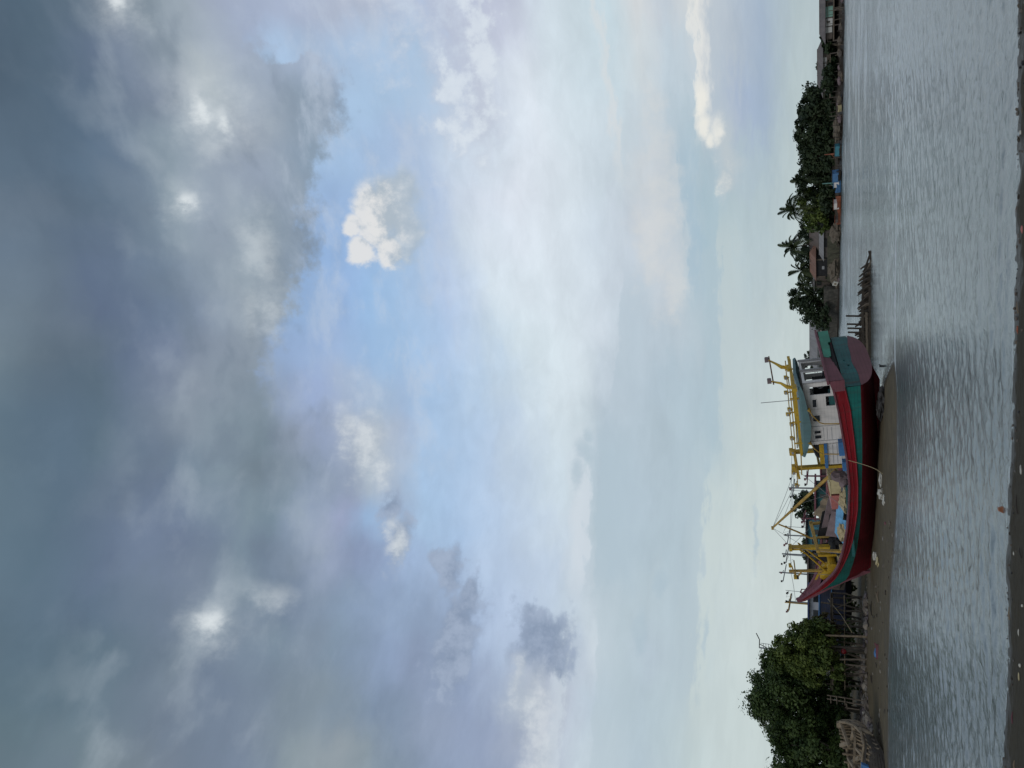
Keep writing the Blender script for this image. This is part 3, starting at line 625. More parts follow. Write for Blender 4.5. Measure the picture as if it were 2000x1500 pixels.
M['cloth'] = mat('dirty_white_cloth', (0.46, 0.44, 0.39), 0.9, 0.15, 4.0, 0.2, stain=(0.3, 0.27, 0.22))

BOAT_O = np.array([1.55, 47.9, 0.3]); BOAT_AX = local_axes(R(33), R(7), R(3))
boat = empty('fishing_boat', label='large red and teal wooden fishing boat grounded and leaning on the mud', cat='fishing boat')
place(boat, BOAT_O, BOAT_AX)
def onT(x, y, t):                       # photo point -> (along, across, up) in the boat's own frame
    d, n, z = BOAT_AX; r = ray(x, y)
    k = ((BOAT_O + t * n - CAM) @ n) / (r @ n); P = CAM + k * r - BOAT_O
    return np.array((P @ d, t, P @ z))
def bworld(s, t, z): d, n, zz = BOAT_AX; return BOAT_O + s * d + t * n + z * zz

HS = np.array([0, 1.5, 3.5, 5, 7, 9, 10.5, 12, 13, 14, 15, 16, 17, 17.6, 18.2, 18.8, 19.4, 20.05])
ZT = np.array([2.70, 2.50, 2.33, 2.20, 2.14, 2.26, 2.40, 2.60, 2.74, 2.90, 3.07, 3.33, 3.72, 4.0, 4.27, 4.65, 5.08, 5.6])
BT = np.array([2.90, 2.95, 3.0, 3.0, 3.0, 3.0, 2.95, 2.8, 2.6, 2.3, 1.95, 1.54, 1.10, .88, .66, .45, .27, .10])
ZM = np.array([2.11, 1.9, 1.79, 1.73, 1.70, 1.78, 1.95, 2.15, 2.33, 2.52, 2.72, 2.93, 3.2, 3.45, 3.77, 4.2, 4.72, 5.35])
BM = np.array([2.84, 2.9, 2.94, 2.94, 2.92, 2.88, 2.78, 2.58, 2.38, 2.08, 1.72, 1.32, .92, .70, .50, .33, .18, .06])
ZL = np.array([1.30, 1.31, 1.33, 1.37, 1.45, 1.52, 1.62, 1.72, 1.80, 1.88, 1.98, 2.10, 2.24, 2.42, 2.86, 3.62, 4.4, 5.2])
BL = np.array([2.78, 2.83, 2.86, 2.85, 2.80, 2.72, 2.56, 2.28, 2.04, 1.74, 1.38, 1.0, .66, .50, .33, .12, .06, .03])
ZK = np.array([.36, .22, .12, .06, .02, .03, .06, .12, .18, .26, .36, .52, .78, 1.45, 2.55, 3.5, 4.3, 5.1])
def hi(a, s): return float(np.interp(s, HS, a))
fine = np.concatenate([np.linspace(0, 12, 25), np.linspace(12.4, 20.05, 26)])
def band(a0, z0, a1, z1, side, off=0.0, n=2):
    rows = []
    for s in fine:
        p = np.array((s, side * (hi(a0, s) + off), hi(z0, s))); q = np.array((s, side * (hi(a1, s) + off), hi(z1, s)))
        rows.append([p + (q - p) * k / (n - 1) for k in range(n)])
    return rows
hull = MB()
for sd_ in (1, -1):
    hull.use(0); hull.grid(band(BM, ZM, BL, ZL, sd_) if sd_ > 0 else [r[::-1] for r in band(BM, ZM, BL, ZL, sd_)])
    hull.use(1); rows = []
    for s in fine:
        bl, zl, zk = hi(BL, s), hi(ZL, s), hi(ZK, s)
        full = np.interp(s, [0, 12, 17.5, 20], [1, 0.8, 0.25, 0.1])
        r = []
        for k in range(9):
            a = k / 8.0
            # round bilge aft, hollow vee forward
            b = bl * ((1 - a ** 2.6) * full + (1 - a) ** 1.15 * (1 - full)); z = zl + (zk - zl) * (a ** 1.35 * full + a * (1 - full))
            r.append((s, sd_ * max(b, 0.03 if s < 19 else 0.01), z))
        rows.append(r if sd_ > 0 else r[::-1])
    hull.grid(rows)
hull.use(1); hull.prism([(-0.1 + 0.5, -0.08, 0.3), (1.5, -0.08, -0.12), (16.2, -0.08, 0.0), (17.3, -0.08, 0.6), (16.2, -0.08, 0.7), (1.5, -0.08, 0.4)], (0, 0.16, 0))
hull.build('hull', [M['teal'], M['bottom']], boat, False)
# bulwark: outer red strake, inner face, cap rail and rubbing strakes
bw = MB()
for sd_ in (1, -1):
    o = band(BT, ZT, BM, ZM, sd_, 0.02); bw.use(0); bw.grid(o if sd_ > 0 else [r[::-1] for r in o])
    i = band(BT, ZT, BM, ZM, sd_, -0.10); bw.use(1); bw.grid(i if sd_ < 0 else [r[::-1] for r in i])
bw.build('bulwark', [M['red'], M['maroon']], boat)
cap = MB(); rub = MB()
for sd_ in (1, -1):
    path = [(s, sd_ * (hi(BT, s) - 0.03), hi(ZT, s) + 0.03) for s in fine]
    rows = []
    for p in path:
        rows.append([(p[0], p[1] + a * 0.11, p[2] + b * 0.045) for a, b in ((-1, -1), (1, -1), (1, 1), (-1, 1))])
    cap.grid(rows, True)
    rub.tube([(s, sd_ * (hi(BM, s) + 0.05), hi(ZM, s) + 0.0) for s in fine], 0.038, 6)
    rub.tube([(s, sd_ * (0.5 * hi(BT, s) + 0.5 * hi(BM, s) + 0.045), 0.5 * (hi(ZT, s) + hi(ZM, s)) + 0.02) for s in fine[2:-3]], 0.016, 6)
cap.build('cap_rail', M['maroon'], boat); rub.build('rubbing_strake', M['red'], boat)
# stem post with its raised head
st = MB(); st.prism([(17.3, -.1, .7), (17.75, -.1, 1.5), (18.35, -.1, 2.6), (18.95, -.1, 3.5), (19.55, -.1, 4.35), (20.12, -.1, 5.2), (20.28, -.1, 5.72), (20.0, -.1, 5.85), (19.75, -.1, 5.3), (19.2, -.1, 4.4), (18.0, -.1, 2.6), (17.2, -.1, 1.2)], (0, .2, 0))
st.build('stem_post', M['maroon'], boat)
# transom: teal above, dull red below a wavy edge
tr = MB()
cv = lambda t: -0.05 - 0.09 * (1 - (t / 2.9) ** 2)
ts = np.linspace(-2.84, 2.84, 23)
def tlow(t): return 0.40 + 1.0 * (1 - math.sqrt(max(0, 1 - (abs(t) / 2.86) ** 2.7)))
def tmid(t): return 1.30 + 0.07 * math.cos(t * 1.1) + 0.03 * math.sin(t * 3)
tr.use(0); tr.grid([[(cv(t), t, max(tmid(t), tlow(t) + .02)), (cv(t), t, 2.12)] for t in ts])
tr.use(1); tr.grid([[(cv(t) - 0.012, t, min(tlow(t), tmid(t) - .01)), (cv(t) - 0.012, t, 0.5 * (tlow(t) + tmid(t))), (cv(t) - 0.012, t, tmid(t))] for t in ts])
tr.use(2); tr.grid([[(cv(t), t, 2.12), (0.25, t * 0.98, 2.14)] for t in ts])
tr.use(0); tr.box((cv(-.2) - 0.03, -0.25, 1.78), (0.05, 0.9, 0.06)); tr.box((cv(0.6) - .03, 0.7, 1.62), (0.04, 0.16, 0.09))
tr.build('transom', [M['teal_old'], M['transom_red'], M['dark']], boat)
# overhanging stern rail boards
sb = MB(); sb.use(0)
for t0, t1, zb0, zb1 in ((-0.15, 0.9, 2.60, 2.45), (0.9, 1.3, 2.40, 2.38), (1.3, 2.92, 2.34, 2.12)):
    sb.prism([(-0.55, t0, zb0), (-0.55, t1, zb1), (-0.55, t1, 2.93), (-0.55, t0, 2.93)], (0.08, 0, 0))
sb.prism([(-0.55, 2.92, 2.12), (-0.55, 2.92, 2.93), (0.15, 2.96, 2.74), (0.15, 2.94, 2.10)], (0, -0.07, 0))
sf = MB(); sf.prism([(-0.55, -2.92, 2.3), (-0.55, -2.92, 2.93), (0.15, -2.96, 2.74), (0.15, -2.94, 2.10)], (0, 0.07, 0)); sf.build('stern_cheek', M['maroon'], boat)
sb.build('stern_rail_boards', M['maroon'], boat)
sg = MB(); sg.prism([(-0.58, -2.85, 2.27), (-0.58, -1.5, 2.27), (-0.58, -1.42, 2.44), (-0.58, -1.1, 2.44), (-0.58, -1.0, 2.40), (-0.58, 0.2, 2.46), (-0.58, 0.35, 2.62), (-0.58, 0.2, 2.86), (-0.58, -2.85, 2.84)], (0.09, 0, 0))
sg.build('stern_board', M['green'], boat)['label'] = 'green painted board on the stern rail'
sc_ = MB(); sc_.prism([(-0.66, -2.98, 2.90), (-0.66, 2.98, 2.90), (-0.36, 2.98, 2.90), (-0.36, -2.98, 2.90)], (0, 0, 0.12))
for t in (-2.6, -1.0, 0.6, 2.2): sc_.beam((-0.42, t, 2.5), (-0.42, t, 2.9), 0.1)
sc_.build('stern_cap_rail', M['maroon'], boat)
un = MB(); un.prism([(-0.40, -2.8, 2.62), (-0.40, 2.8, 2.45), (-0.40, 2.8, 2.2), (-0.40, -2.8, 2.3)], (0.3, 0, 0)); un.grid([[(-0.40, t, 2.25), (0.0, t, 2.13)] for t in np.linspace(-2.8, 2.8, 4)]); un.build('counter_shade', M['dark'], boat)  # underside closed in near-black, standing in for the shadow below the stern overhang
# deck
dk = MB(); dk.grid([[(s, t * (hi(BM, s) - 0.04), hi(ZM, s) - 0.06 + 0.06 * (1 - t * t)) for t in np.linspace(-1, 1, 5)] for s in fine[:-6]])
dk.build('deck', M['deck'], boat)
# ---- wheelhouse with real openings
W0, W1, TN, TF, ZB, ZR = 0.45, 5.0, 1.3, -1.25, 1.75, 4.2
def wall_with_holes(mb, s0, s1, z0, z1, holes, put, th):
    """rectangular wall cut into strips round its openings; put(s, z, depth) -> point"""
    ss = sorted({s0, s1} | {h[0] for h in holes} | {h[1] for h in holes}); zs = sorted({z0, z1} | {h[2] for h in holes} | {h[3] for h in holes})
    for a, b in zip(ss[:-1], ss[1:]):
        for c, d in zip(zs[:-1], zs[1:]):
            m = ((a + b) / 2, (c + d) / 2)
            if any(h[0] < m[0] < h[1] and h[2] < m[1] < h[3] for h in holes): continue
            mb.prism([put(a, c, 0), put(b, c, 0), put(b, d, 0), put(a, d, 0)], np.array(put(a, c, th)) - np.array(put(a, c, 0)))
wl = MB()
near_holes = [(0.76, 1.33, 2.72, 3.84), (1.5, 2.2, 2.5, 3.0), (1.63, 2.2, 3.52, 3.76), (2.78, 3.24, 3.38, 3.80), (3.92, 4.16, 3.40, 3.78), (4.26, 4.54, 3.38, 3.76)]
wall_with_holes(wl, W0, W1, ZB, ZR, near_holes, lambda s, z, k: (s, TN - k, z), 0.06)
wall_with_holes(wl, W0, W1, ZB, ZR, [(0.8, 1.4, 2.1, 3.85), (1.8, 2.5, 3.3, 3.85), (3.0, 3.7, 3.3, 3.85)], lambda s, z, k: (s, TF + k, z), 0.06)
wall_with_holes(wl, TF, TN, ZB, ZR, [(-1.05, -0.12, 2.75, 4.08), (0.06, 1.0, 2.75, 4.06)], lambda t, z, k: (W0 + k, t, z), 0.06)
wall_with_holes(wl, TF, TN, ZB, ZR, [(-1.05, -0.1, 3.35, 3.95), (0.05, 1.05, 3.35, 3.95)], lambda t, z, k: (W1 - k, t, z), 0.06)
house = wl.build('wheelhouse', M['white'], boat)
for h in near_holes[2:]:
    g = MB(); g.prism([(h[0], TN - 0.05, h[2]), (h[1], TN - 0.05, h[2]), (h[1], TN - 0.05, h[3]), (h[0], TN - 0.05, h[3])], (0, 0.015, 0))
    for a, b in (((h[0], h[2]), (h[1], h[2])), ((h[1], h[2]), (h[1], h[3])), ((h[1], h[3]), (h[0], h[3])), ((h[0], h[3]), (h[0], h[2]))):
        pass
    w = g.build('window', M['glass'], house)
    f = MB()
    for a, b in (((h[0], h[2]), (h[1], h[2])), ((h[1], h[2]), (h[1], h[3])), ((h[1], h[3]), (h[0], h[3])), ((h[0], h[3]), (h[0], h[2]))):
        f.beam((a[0], TN + 0.012, a[1]), (b[0], TN + 0.012, b[1]), 0.03, 0.035, (0, 1, 0))
    # frames stay with the wall colour: a thin white trim
    f.build('window_frame', M['white'], house)
db = MB(); db.box((1.85, TN - 0.35, 2.62), (0.9, 0.5, 0.35)); db.build('engine_hatch', M['teal_old'], boat)
pl = MB()
for s in (3.62, 4.72): pl.box((s, TN + 0.012, 3.0), (0.03, 0.02, 2.3))
for z in (3.25, 3.05, 2.8): pl.box((4.2, TN + 0.01, z), (0.95, 0.015, 0.02))
pl.build('panel_trim', M['grey'], house)
it = MB(); it.box((2.6, 0, 1.9), (4.2, 2.3, 0.2)); it.box((2.2, -0.9, 2.9), (1.2, 0.5, 1.2)); it.box((3.3, 0.3, 2.6), (0.5, 1.2, 1.0)); it.box((1.3, -0.5, 2.45), (0.5, 1.2, 0.9))
it.build('cabin_fittings', M['dark'], boat)
wh = MB(); rim = [(1.15 + 0.22 * math.cos(a), 0.55, 3.2 + 0.22 * math.sin(a)) for a in np.linspace(0, 2 * math.pi, 17)]
wh.tube(rim, 0.025, 5, False)
for a in range(4): wh.beam((1.15 - 0.22 * math.cos(a * .785), 0.55, 3.2 - 0.22 * math.sin(a * .785)), (1.15 + 0.22 * math.cos(a * .785), 0.55, 3.2 + 0.22 * math.sin(a * .785)), 0.02)
wh.build('steering_wheel', M['grey'], boat)
for t in (-1.22, -0.08):
    p = MB(); p.beam((0.38, t, 2.1), (0.38, t, 4.25), 0.09); p.build('porch_post', M['grey'], boat)
fr = MB(); fr.box((0.4, -0.6, 2.72), (0.1, 1.1, 0.08)); fr.box((0.42, 0.5, 2.74), (0.1, 1.0, 0.06)); fr.build('porch_rail', M['red'], boat)
# roof: slab with drooping eaves deepest amidships
rf = MB(); rows = []
for s, zt, zlo, hw in ((0.42, 4.50, 4.34, 1.72), (0.8, 4.50, 4.22, 1.8), (1.5, 4.49, 4.13, 1.82), (2.3, 4.49, 4.04, 1.84), (3.1, 4.50, 3.95, 1.85), (3.8, 4.52, 4.0, 1.85), (4.4, 4.54, 4.10, 1.82), (5.1, 4.57, 4.27, 1.75), (5.7, 4.60, 4.42, 1.55), (5.95, 4.60, 4.50, 1.2)):
    rows.append([(s, -hw, zlo), (s, -hw, zt - .1), (s, -hw + .14, zt), (s, 0, zt + 0.12), (s, hw - .14, zt), (s, hw, zt - .1), (s, hw, zlo), (s, hw - .1, zlo), (s, hw - .14, zt - .14), (s, 0, zt - .06), (s, -hw + .14, zt - .14), (s, -hw + .1, zlo)])
rf.grid(rows, True); rf.add(rows[0], [tuple(range(12))[::-1]]); rf.add(rows[-1], [tuple(range(12))])
roof = rf.build('roof', M['grey_blue'], boat)
# yellow roof rack: beams on the edge, thin rail on stubs, flood lamps
yb = MB()
yb.beam((0.5, -2.05, 4.72), (0.5, 1.75, 4.70), 0.10, 0.16); yb.beam((0.5, 1.7, 4.68), (5.4, 1.62, 4.62), 0.10, 0.15)
yb.beam((0.5, -1.7, 4.68), (5.4, -1.62, 4.62), 0.10, 0.15); yb.beam((5.4, -1.7, 4.64), (5.4, 1.7, 4.64), 0.1, 0.14)
for s in (1.2, 2.9, 4.5): yb.beam((s, 1.68, 4.5), (s, 1.66, 5.0), 0.07); yb.beam((s, -1.68, 4.5), (s, -1.66, 5.0), 0.07)
rack = yb.build('roof_rack', M['yellow'], boat)
rl = MB(); rl.tube([(0.5, 0.3, 4.93), (0.9, 1.6, 4.93), (3, 1.64, 4.93), (7.9, 1.5, 5.02)], 0.035, 6); rl.tube([(0.5, -1.6, 4.93), (7.9, -1.5, 5.02)], 0.035, 6)
rl.tube([(5.4, 1.6, 4.66), (7.2, 1.4, 4.72)], 0.04); rl.tube([(5.4, -1.6, 4.66), (7.2, -1.4, 4.72)], 0.04)
rl.build('rack_rail', M['ochre'], boat)
def lamp(s, t, z, w=0.22, h=0.26, d=0.16):
    b = MB(); b.prism([(s - w / 2, t - d / 2, z), (s + w / 2, t - d / 2, z), (s + w / 2, t + d / 2, z - 0.04), (s - w / 2, t + d / 2, z - 0.04)], (0, 0, h * 0.75))
    b.beam((s, t, z - 0.12), (s, t, z + .02), 0.05)
    l = b.build('flood_lamp', M['yellow'], boat)
    r = MB(); r.box((s, t + d / 2 + 0.012, z + h * .28), (w * .8, 0.02, h * .45)); r.build('reflector', M['grey'], l)
for s, t, z in ((0.5, 0.35, 4.98), (1.95, 1.65, 5.0), (3.05, 1.65, 4.96), (4.1, 1.64, 5.02), (5.2, 1.62, 5.06), (6.9, 1.5, 5.12), (7.95, 1.5, 5.0), (2.9, -1.66, 5.0), (4.6, -1.66, 5.02)):
    lamp(s, t, z)
# stern gallows on the roof: two raked arms, a cross bar, end lamps
for t0, t1 in ((-0.75, -1.9), (1.55, 0.62)):
    a = MB(); z0 = 4.78 if t0 < 0 else 4.66
    a.tube([(0.5, t0, z0 - .05), (0.5, t0 - 0.25 * 0.6, z0 + 0.42), (0.5, t0 - 0.62, z0 + 0.72), (0.5, t1, 5.9)], [0.13, 0.12, 0.075, 0.05], 7)
    a.box((0.5, t0 + .05, z0 + 0.02), (0.22, 0.5, 0.24))
    arm = a.build('gallows_arm', M['yellow'], boat)
    l = MB(); l.box((0.5, t1 - .05, 6.02), (0.22, 0.24, 0.24)); l.box((0.36, t1 - .05, 6.02), (0.06, 0.2, 0.2)); l.build('lamp_head', M['mauve'], arm)
cb = MB(); cb.tube([(0.5, -2.35, 5.86), (0.5, 0.95, 5.80)], 0.045, 6); cb.build('gallows_bar', M['rust'], boat)
an = MB(); an.tube([(1.75, 1.0, 4.5), (1.72, 1.0, 6.65)], 0.022, 5); an.build('whip_antenna', M['grey'], boat)
# bent lamp pipes on the near side deck
for p0, p1, p2, p3 in (((2.15, 3.95), (2.45, 3.85), (3.0, 3.46), (3.25, 1.8)), ((4.55, 4.05), (4.9, 3.9), (5.25, 3.6), (5.55, 1.8))):
    a = MB(); a.tube([(p0[0], 1.75, p0[1]), (p1[0], 1.78, p1[1]), (p2[0], 1.8, p2[1]), (p2[0] + .12, 1.8, p2[1] - 0.25), (p3[0], 1.8, p3[1])], 0.035, 6)
    l = a.build('lamp_pipe', M['ochre'], boat)
    h = MB(); h.tube([(p0[0] - .16, 1.75, p0[1] + .1), (p0[0] + .06, 1.75, p0[1] - .02)], [0.13, 0.05], 8); h.build('lamp_shade', M['ochre'], l)
# low forward cabin with blue coaming and yellow guard
fc = MB(); fc.box((5.85, 0, 2.45), (1.6, 2.5, 1.35)); fcab = fc.build('fore_cabin', M['white'], boat)
f2 = MB()
for z in (2.3, 2.55, 2.8): f2.box((5.85, 1.257, z), (1.5, 0.012, 0.025))
f2.build('plank_seam', M['grey'], fcab)
f3 = MB(); f3.box((5.9, 0, 3.21), (1.9, 2.75, 0.17)); f3.build('cabin_coaming', M['blue'], boat)
f4 = MB(); f4.box((5.75, 1.3, 3.44), (1.5, 0.07, 0.26)); f4.box((5.75, -1.3, 3.44), (1.5, 0.07, 0.26)); f4.box((5.0, 0, 3.44), (.07, 2.6, .26))
for k in range(5): f4.box((5.2 + k * .28, 1.345, 3.44), (0.05, 0.02, 0.05))
f4.build('yellow_guard', M['yellow'], boat)
f5 = MB(); f5.box((5.4, 0.2, 3.62), (0.8, 1.2, 0.5)); f5.lump((6.2, 0.2, 3.6), (0.45, 0.7, 0.28), 2, .3, 3); f5.build('net_pile', M['dark'], boat)
f6 = MB(); f6.box((5.0, 1.75, 2.33), (1.0, 0.4, 0.36)); f6.box((6.4, 1.7, 2.2), (0.7, 0.35, 0.3)); f6.build('side_locker', M['blue'], boat)
# tall yellow gantry ahead of the cabin
for t in (0.8, -0.9):
    g = MB(); g.beam((7.15, t, 1.8), (7.12, t, 5.12), 0.26, 0.2); g.box((7.1, t, 5.15), (0.42, 0.3, 0.22)); g.build('gantry_post', M['yellow'], boat)
g = MB(); g.beam((7.12, -1.1, 4.95), (7.12, 1.1, 4.95), 0.2, 0.18); g.beam((7.12, -.9, 3.6), (7.12, .8, 3.6), 0.14); g.beam((6.3, 0.8, 5.0), (8.0, 0.8, 4.86), 0.12, 0.14)
g.build('gantry_beam', M['yellow'], boat)
# cargo boom with its leg and stays
bo = MB(); p0 = np.array((7.9, 0.3, 2.6)); p1 = np.array((12.62, 0.3, 6.87))
bo.tube([p0, p0 + (p1 - p0) * .55, p1], [0.11, 0.1, 0.06], 8); bo.box(p1, (0.2, 0.16, 0.16)); bo.box(p0 + (p1 - p0) * .68, (0.2, 0.2, 0.16)); bo.build('cargo_boom', M['ochre'], boat)
bl = MB(); bl.tube([onT(1521, 1024, .3), onT(1556, 1038, .2), onT(1584, 1051, 0.1), (13.9, 0, 2.6)], [0.05, 0.06, 0.07, 0.08], 6); bl.build('boom_leg', M['ochre'], boat)
wi = MB()
for a, b in (((7.1, .8, 5.1), (14.84, 0, 5.9)), ((7.1, -.9, 5.1), (14.84, 0, 5.9)), ((14.84, 0, 5.9), (13.2, 2.4, 2.7)), ((14.84, 0, 5.9), (13.2, -2.4, 2.7)), ((7.1, .8, 5.1), (9.2, 2.8, 2.3)), ((17.12, 0, 6.0), (16.2, 1.4, 3.4)), (p1, (15.6, 0, 4.1)), (p1, (8.0, 0.8, 4.95)), (p1, (8.0, -0.6, 4.9)), (p1 - (0.9, 0, .8), (8.0, .8, 4.95)), (p1, (14.9, 0, 5.8)), ((10.6, .3, 5.04), (9.8, 0.1, 2.4)), ((14.85, 0, 5.9), (17.15, 0, 6.0)), ((17.15, 0, 6.0), (20.2, 0, 5.9))):
    wi.tube([a, (np.array(a) + np.array(b)) / 2 - (0, 0, .03), b], 0.013, 4)
wi.build('rigging', M['wire'], boat)
# thick forward mast and lighter bow mast
m1 = MB(); m1.beam((14.9, 0, 2.5), (14.84, 0, 5.95), 0.30, 0.24); m1.box((14.83, 0, 5.85), (0.26, 0.5, 0.22)); m1.beam((15.6, 0, 2.5), (15.6, 0, 4.1), 0.24, 0.2); m1.build('mast', M['yellow'], boat)
gl = MB(); gl.beam((13.9, -1.5, 2.5), (13.9, -1.3, 4.4), .16); gl.beam((13.9, 1.5, 2.4), (13.9, 1.3, 4.2), .16); gl.beam((13.9, -1.5, 4.3), (13.9, 1.45, 4.15), .16, .2); gl.build('trawl_gallows', M['ochre'], boat)
m2 = MB(); m2.beam((17.15, 0, 3.2), (17.12, 0, 6.12), 0.15); m2.beam((16.6, 0, 5.9), (17.5, 0, 5.75), 0.08); m2.beam((17.1, 0, 5.2), (17.75, 0, 5.6), 0.08); m2.beam((16.9, -0.8, 5.7), (16.9, .8, 5.7), 0.08)
bm_ = m2.build('bow_mast', M['ochre'], boat)
for s, t, z in ((16.55, 0, 6.0), (17.75, 0, 5.6), (16.9, .8, 5.75)):
    l = MB(); l.box((s, t, z), (0.24, 0.2, 0.2)); l.build('flood_lamp', M['yellow'] if s < 17 else M['dark'], bm_)
ys_ = MB(); ys_.tube([(14.73, .3, 5.3), (15.2, .3, 4.85), (17.46, .3, 3.31)], 0.06, 6); ys_.tube([(14.73, -.3, 5.3), (17.4, -.5, 3.3)], 0.06, 6); ys_.build('mast_strut', M['yellow'], boat)
# anchor winch and bow fittings
wn = MB(); wn.tube([(16.05, -0.7, 3.25), (16.05, 0.8, 3.25)], 0.27, 12); wn.tube([(16.05, 0.6, 3.25), (16.05, 0.85, 3.25)], 0.36, 12); wn.tube([(16.05, -0.75, 3.25), (16.05, -0.5, 3.25)], 0.36, 12)
wn.beam((16.2, .5, 2.7), (17.5, .25, 4.0), 0.36, 0.3); wn.beam((16.2, -.5, 2.7), (17.4, -.3, 4.0), 0.3); wn.build('anchor_winch', M['yellow'], boat)
wr = MB(); wr.box((16.6, .35, 3.05), (0.7, 0.6, 0.5)); wr.box((17.6, .1, 3.75), (.5, .5, .3)); wr.build('winch_motor', M['red'], boat)
fb = MB()
for s0, s1 in ((16.9, 17.6), (17.9, 18.5)):
    fb.prism([(s0, -hi(BT, s0) + .13, hi(ZT, s0) - .45), (s1, -hi(BT, s1) + .13, hi(ZT, s1) - .4), (s1, -hi(BT, s1) + .13, hi(ZT, s1) - .02), (s0, -hi(BT, s0) + .13, hi(ZT, s0) - .02)], (0, .02, 0))
fb.build('bow_panel', M['yellow'], boat)
br = MB(); br.prism([(18.0, -.25, 3.9), (19.9, -.03, 5.6), (20.1, 0, 5.9), (19.5, 0, 5.0), (18.4, .2, 4.2)], (0.0, 0.05, 0.0)); br.tube([(18.9, .1, 4.95), (18.9, .1, 5.4), (19.2, .1, 5.5), (19.45, .1, 5.25)], 0.05, 6); br.build('bow_breasthook', M['maroon'], boat)
# deck load amidships
c1 = MB(); c1.box((8.75, 0.3, 2.75), (1.15, 1.3, 0.62)); c1.box((8.9, .3, 3.08), (1.2, 1.36, .06)); c1.build('fish_hold_box', M['cream'], boat)
c2 = MB(); c2.box((10.1, 0.3, 2.72), (1.15, 1.2, 0.7)); c2.box((9.5, .3, 3.1), (.14, 1.2, .2)); c2.build('hatch_box', M['salmon'], boat)
c3 = MB(); c3.prism([(11.0, -.9, 2.2), (13.6, -.9, 2.5), (13.9, -.9, 3.65), (11.3, -.9, 3.1)], (0, .08, 0)); c3.prism([(11.2, .7, 2.2), (13.4, .7, 2.4), (13.7, .1, 3.5), (11.5, .1, 3.0)], (0, .06, 0.02)); c3.build('leaning_board', M['mauve'], boat)
c4 = MB()
for s0, s1, t, z, a in ((9.2, 12.2, 1.6, 2.42, .3), (10.4, 13.2, 1.2, 2.6, .2), (10.9, 13.3, 1.75, 2.45, .1)):
    c4.prism([(s0, t, z - .12), (s1, t - .1, z + a - .1), (s1 - .3, t - .5, z + a + .12), (s0 + .3, t - .45, z + .12)], (0, 0, .05))
c4.build('blue_tarp', M['sky_blue'], boat)
c5 = MB(); c5.lump((7.75, 1.1, 2.5), (.35, .4, .5), 2, .35, 5); c5.lump((8.1, 1.3, 2.3), (.45, .3, .3), 2, .35, 8); c5.build('rope_heap', M['mauve'], boat)
g = random.Random(31)
nh = MB(); nh.lump((14.3, .2, 2.75), (.8, 1.1, .55), 3, .5, 31, 2.2); nh.lump((13.2, -.4, 2.7), (.8, .8, .5), 3, .5, 32, 2.2); nh.build('dark_net_heap', M['dark'], boat)
n2_ = MB(); n2_.lump((12.2, 1.3, 2.5), (.9, .5, .35), 3, .5, 33, 2.4); n2_.lump((9.5, 1.5, 2.35), (.7, .5, .3), 3, .5, 34, 2.4); n2_.build('net_heap', M['rope'], boat)
for s, t, z in ((11.4, -.3, 2.9), (11.9, .1, 2.85), (12.7, .4, 2.8)):
    k_ = MB(); k_.tube([(s, t, z - .35), (s, t, z - .1), (s, t, z + .1)], [.2, .22, .2], 10); k_.build('barrel', M['blue'] if s < 11.8 else M['dark'], boat)
for s, t, z, r_ in ((8.4, 1.9, 2.2, .3), (14.9, .9, 2.75, .28), (13.9, 1.2, 2.6, .25)):
    k_ = MB()
    for q in range(3): k_.tube([(s + r_ * math.cos(a), t + r_ * math.sin(a), z + q * .07) for a in np.linspace(0, 2 * math.pi, 13)], .045, 5, False)
    k_.build('rope_coil', M['rope'], boat)
hs = MB(); hs.prism([(12.4, -1.4, 2.6), (15.4, -1.2, 3.0), (15.2, -1.2, 4.0), (12.8, -1.3, 3.5)], (0, .05, 0)); hs.prism([(14.9, -.5, 3.1), (16.8, -.5, 3.4), (16.6, -.5, 4.2), (15.1, -.5, 4.0)], (0, .06, 0)); hs.build('hanging_tarp', M['dark'], boat)
c6 = MB(); c6.box((10.5, 2.45, 2.1), (5.5, .35, .16)); c6.box((9.0, 2.2, 2.25), (2.6, .2, .1)); c6.build('side_board', M['teal_old'], boat)
# thin line led over the rail to the sand
ln = MB(); A = bworld(5.0, 3.02, 2.2); Bq = atZ(1724, 926, bh(-5.4, 48.0))
pts = [A + (Bq - A) * k / 10 - np.array((0, 0, 0.35 * math.sin(math.pi * k / 10))) for k in range(11)]
ln.tube(pts, 0.016, 5)
tag(ln.build('mooring_line', M['rope']), 'thin tan line led from the red rail down to the sand', 'rope')

# ================================================================== trees
LEAF = [leafmat('mangrove_leaf', (0.014, 0.032, 0.010), (0.092, 0.135, 0.036)), leafmat('bright_leaf', (0.026, 0.052, 0.012), (0.15, 0.19, 0.042)),
        leafmat('far_leaf', (0.014, 0.027, 0.014), (0.050, 0.070, 0.030)), leafmat('palm_leaf', (0.016, 0.030, 0.014), (0.060, 0.075, 0.030)), leafmat('rust_leaf', (0.05, 0.04, 0.015), (0.14, 0.11, 0.04))]
BARK = mat('grey_bark', (0.085, 0.070, 0.052), 0.9, 0.3, 3.0, 0.4, stretch=(1, 1, 0.3))
def clump(x, y, Y, rx, ry, rz=None, dY=0.0):
    """crown mass seen round photo point (x, y), ry wide and rx tall in photo units, at depth Y"""
    c = atY(x, y, Y + dY); k = (Y + dY) / 1329.0
    return (c, (ry * k * 1.0, (rz if rz else (rx + ry) / 2 * k), rx * k * 0.93))
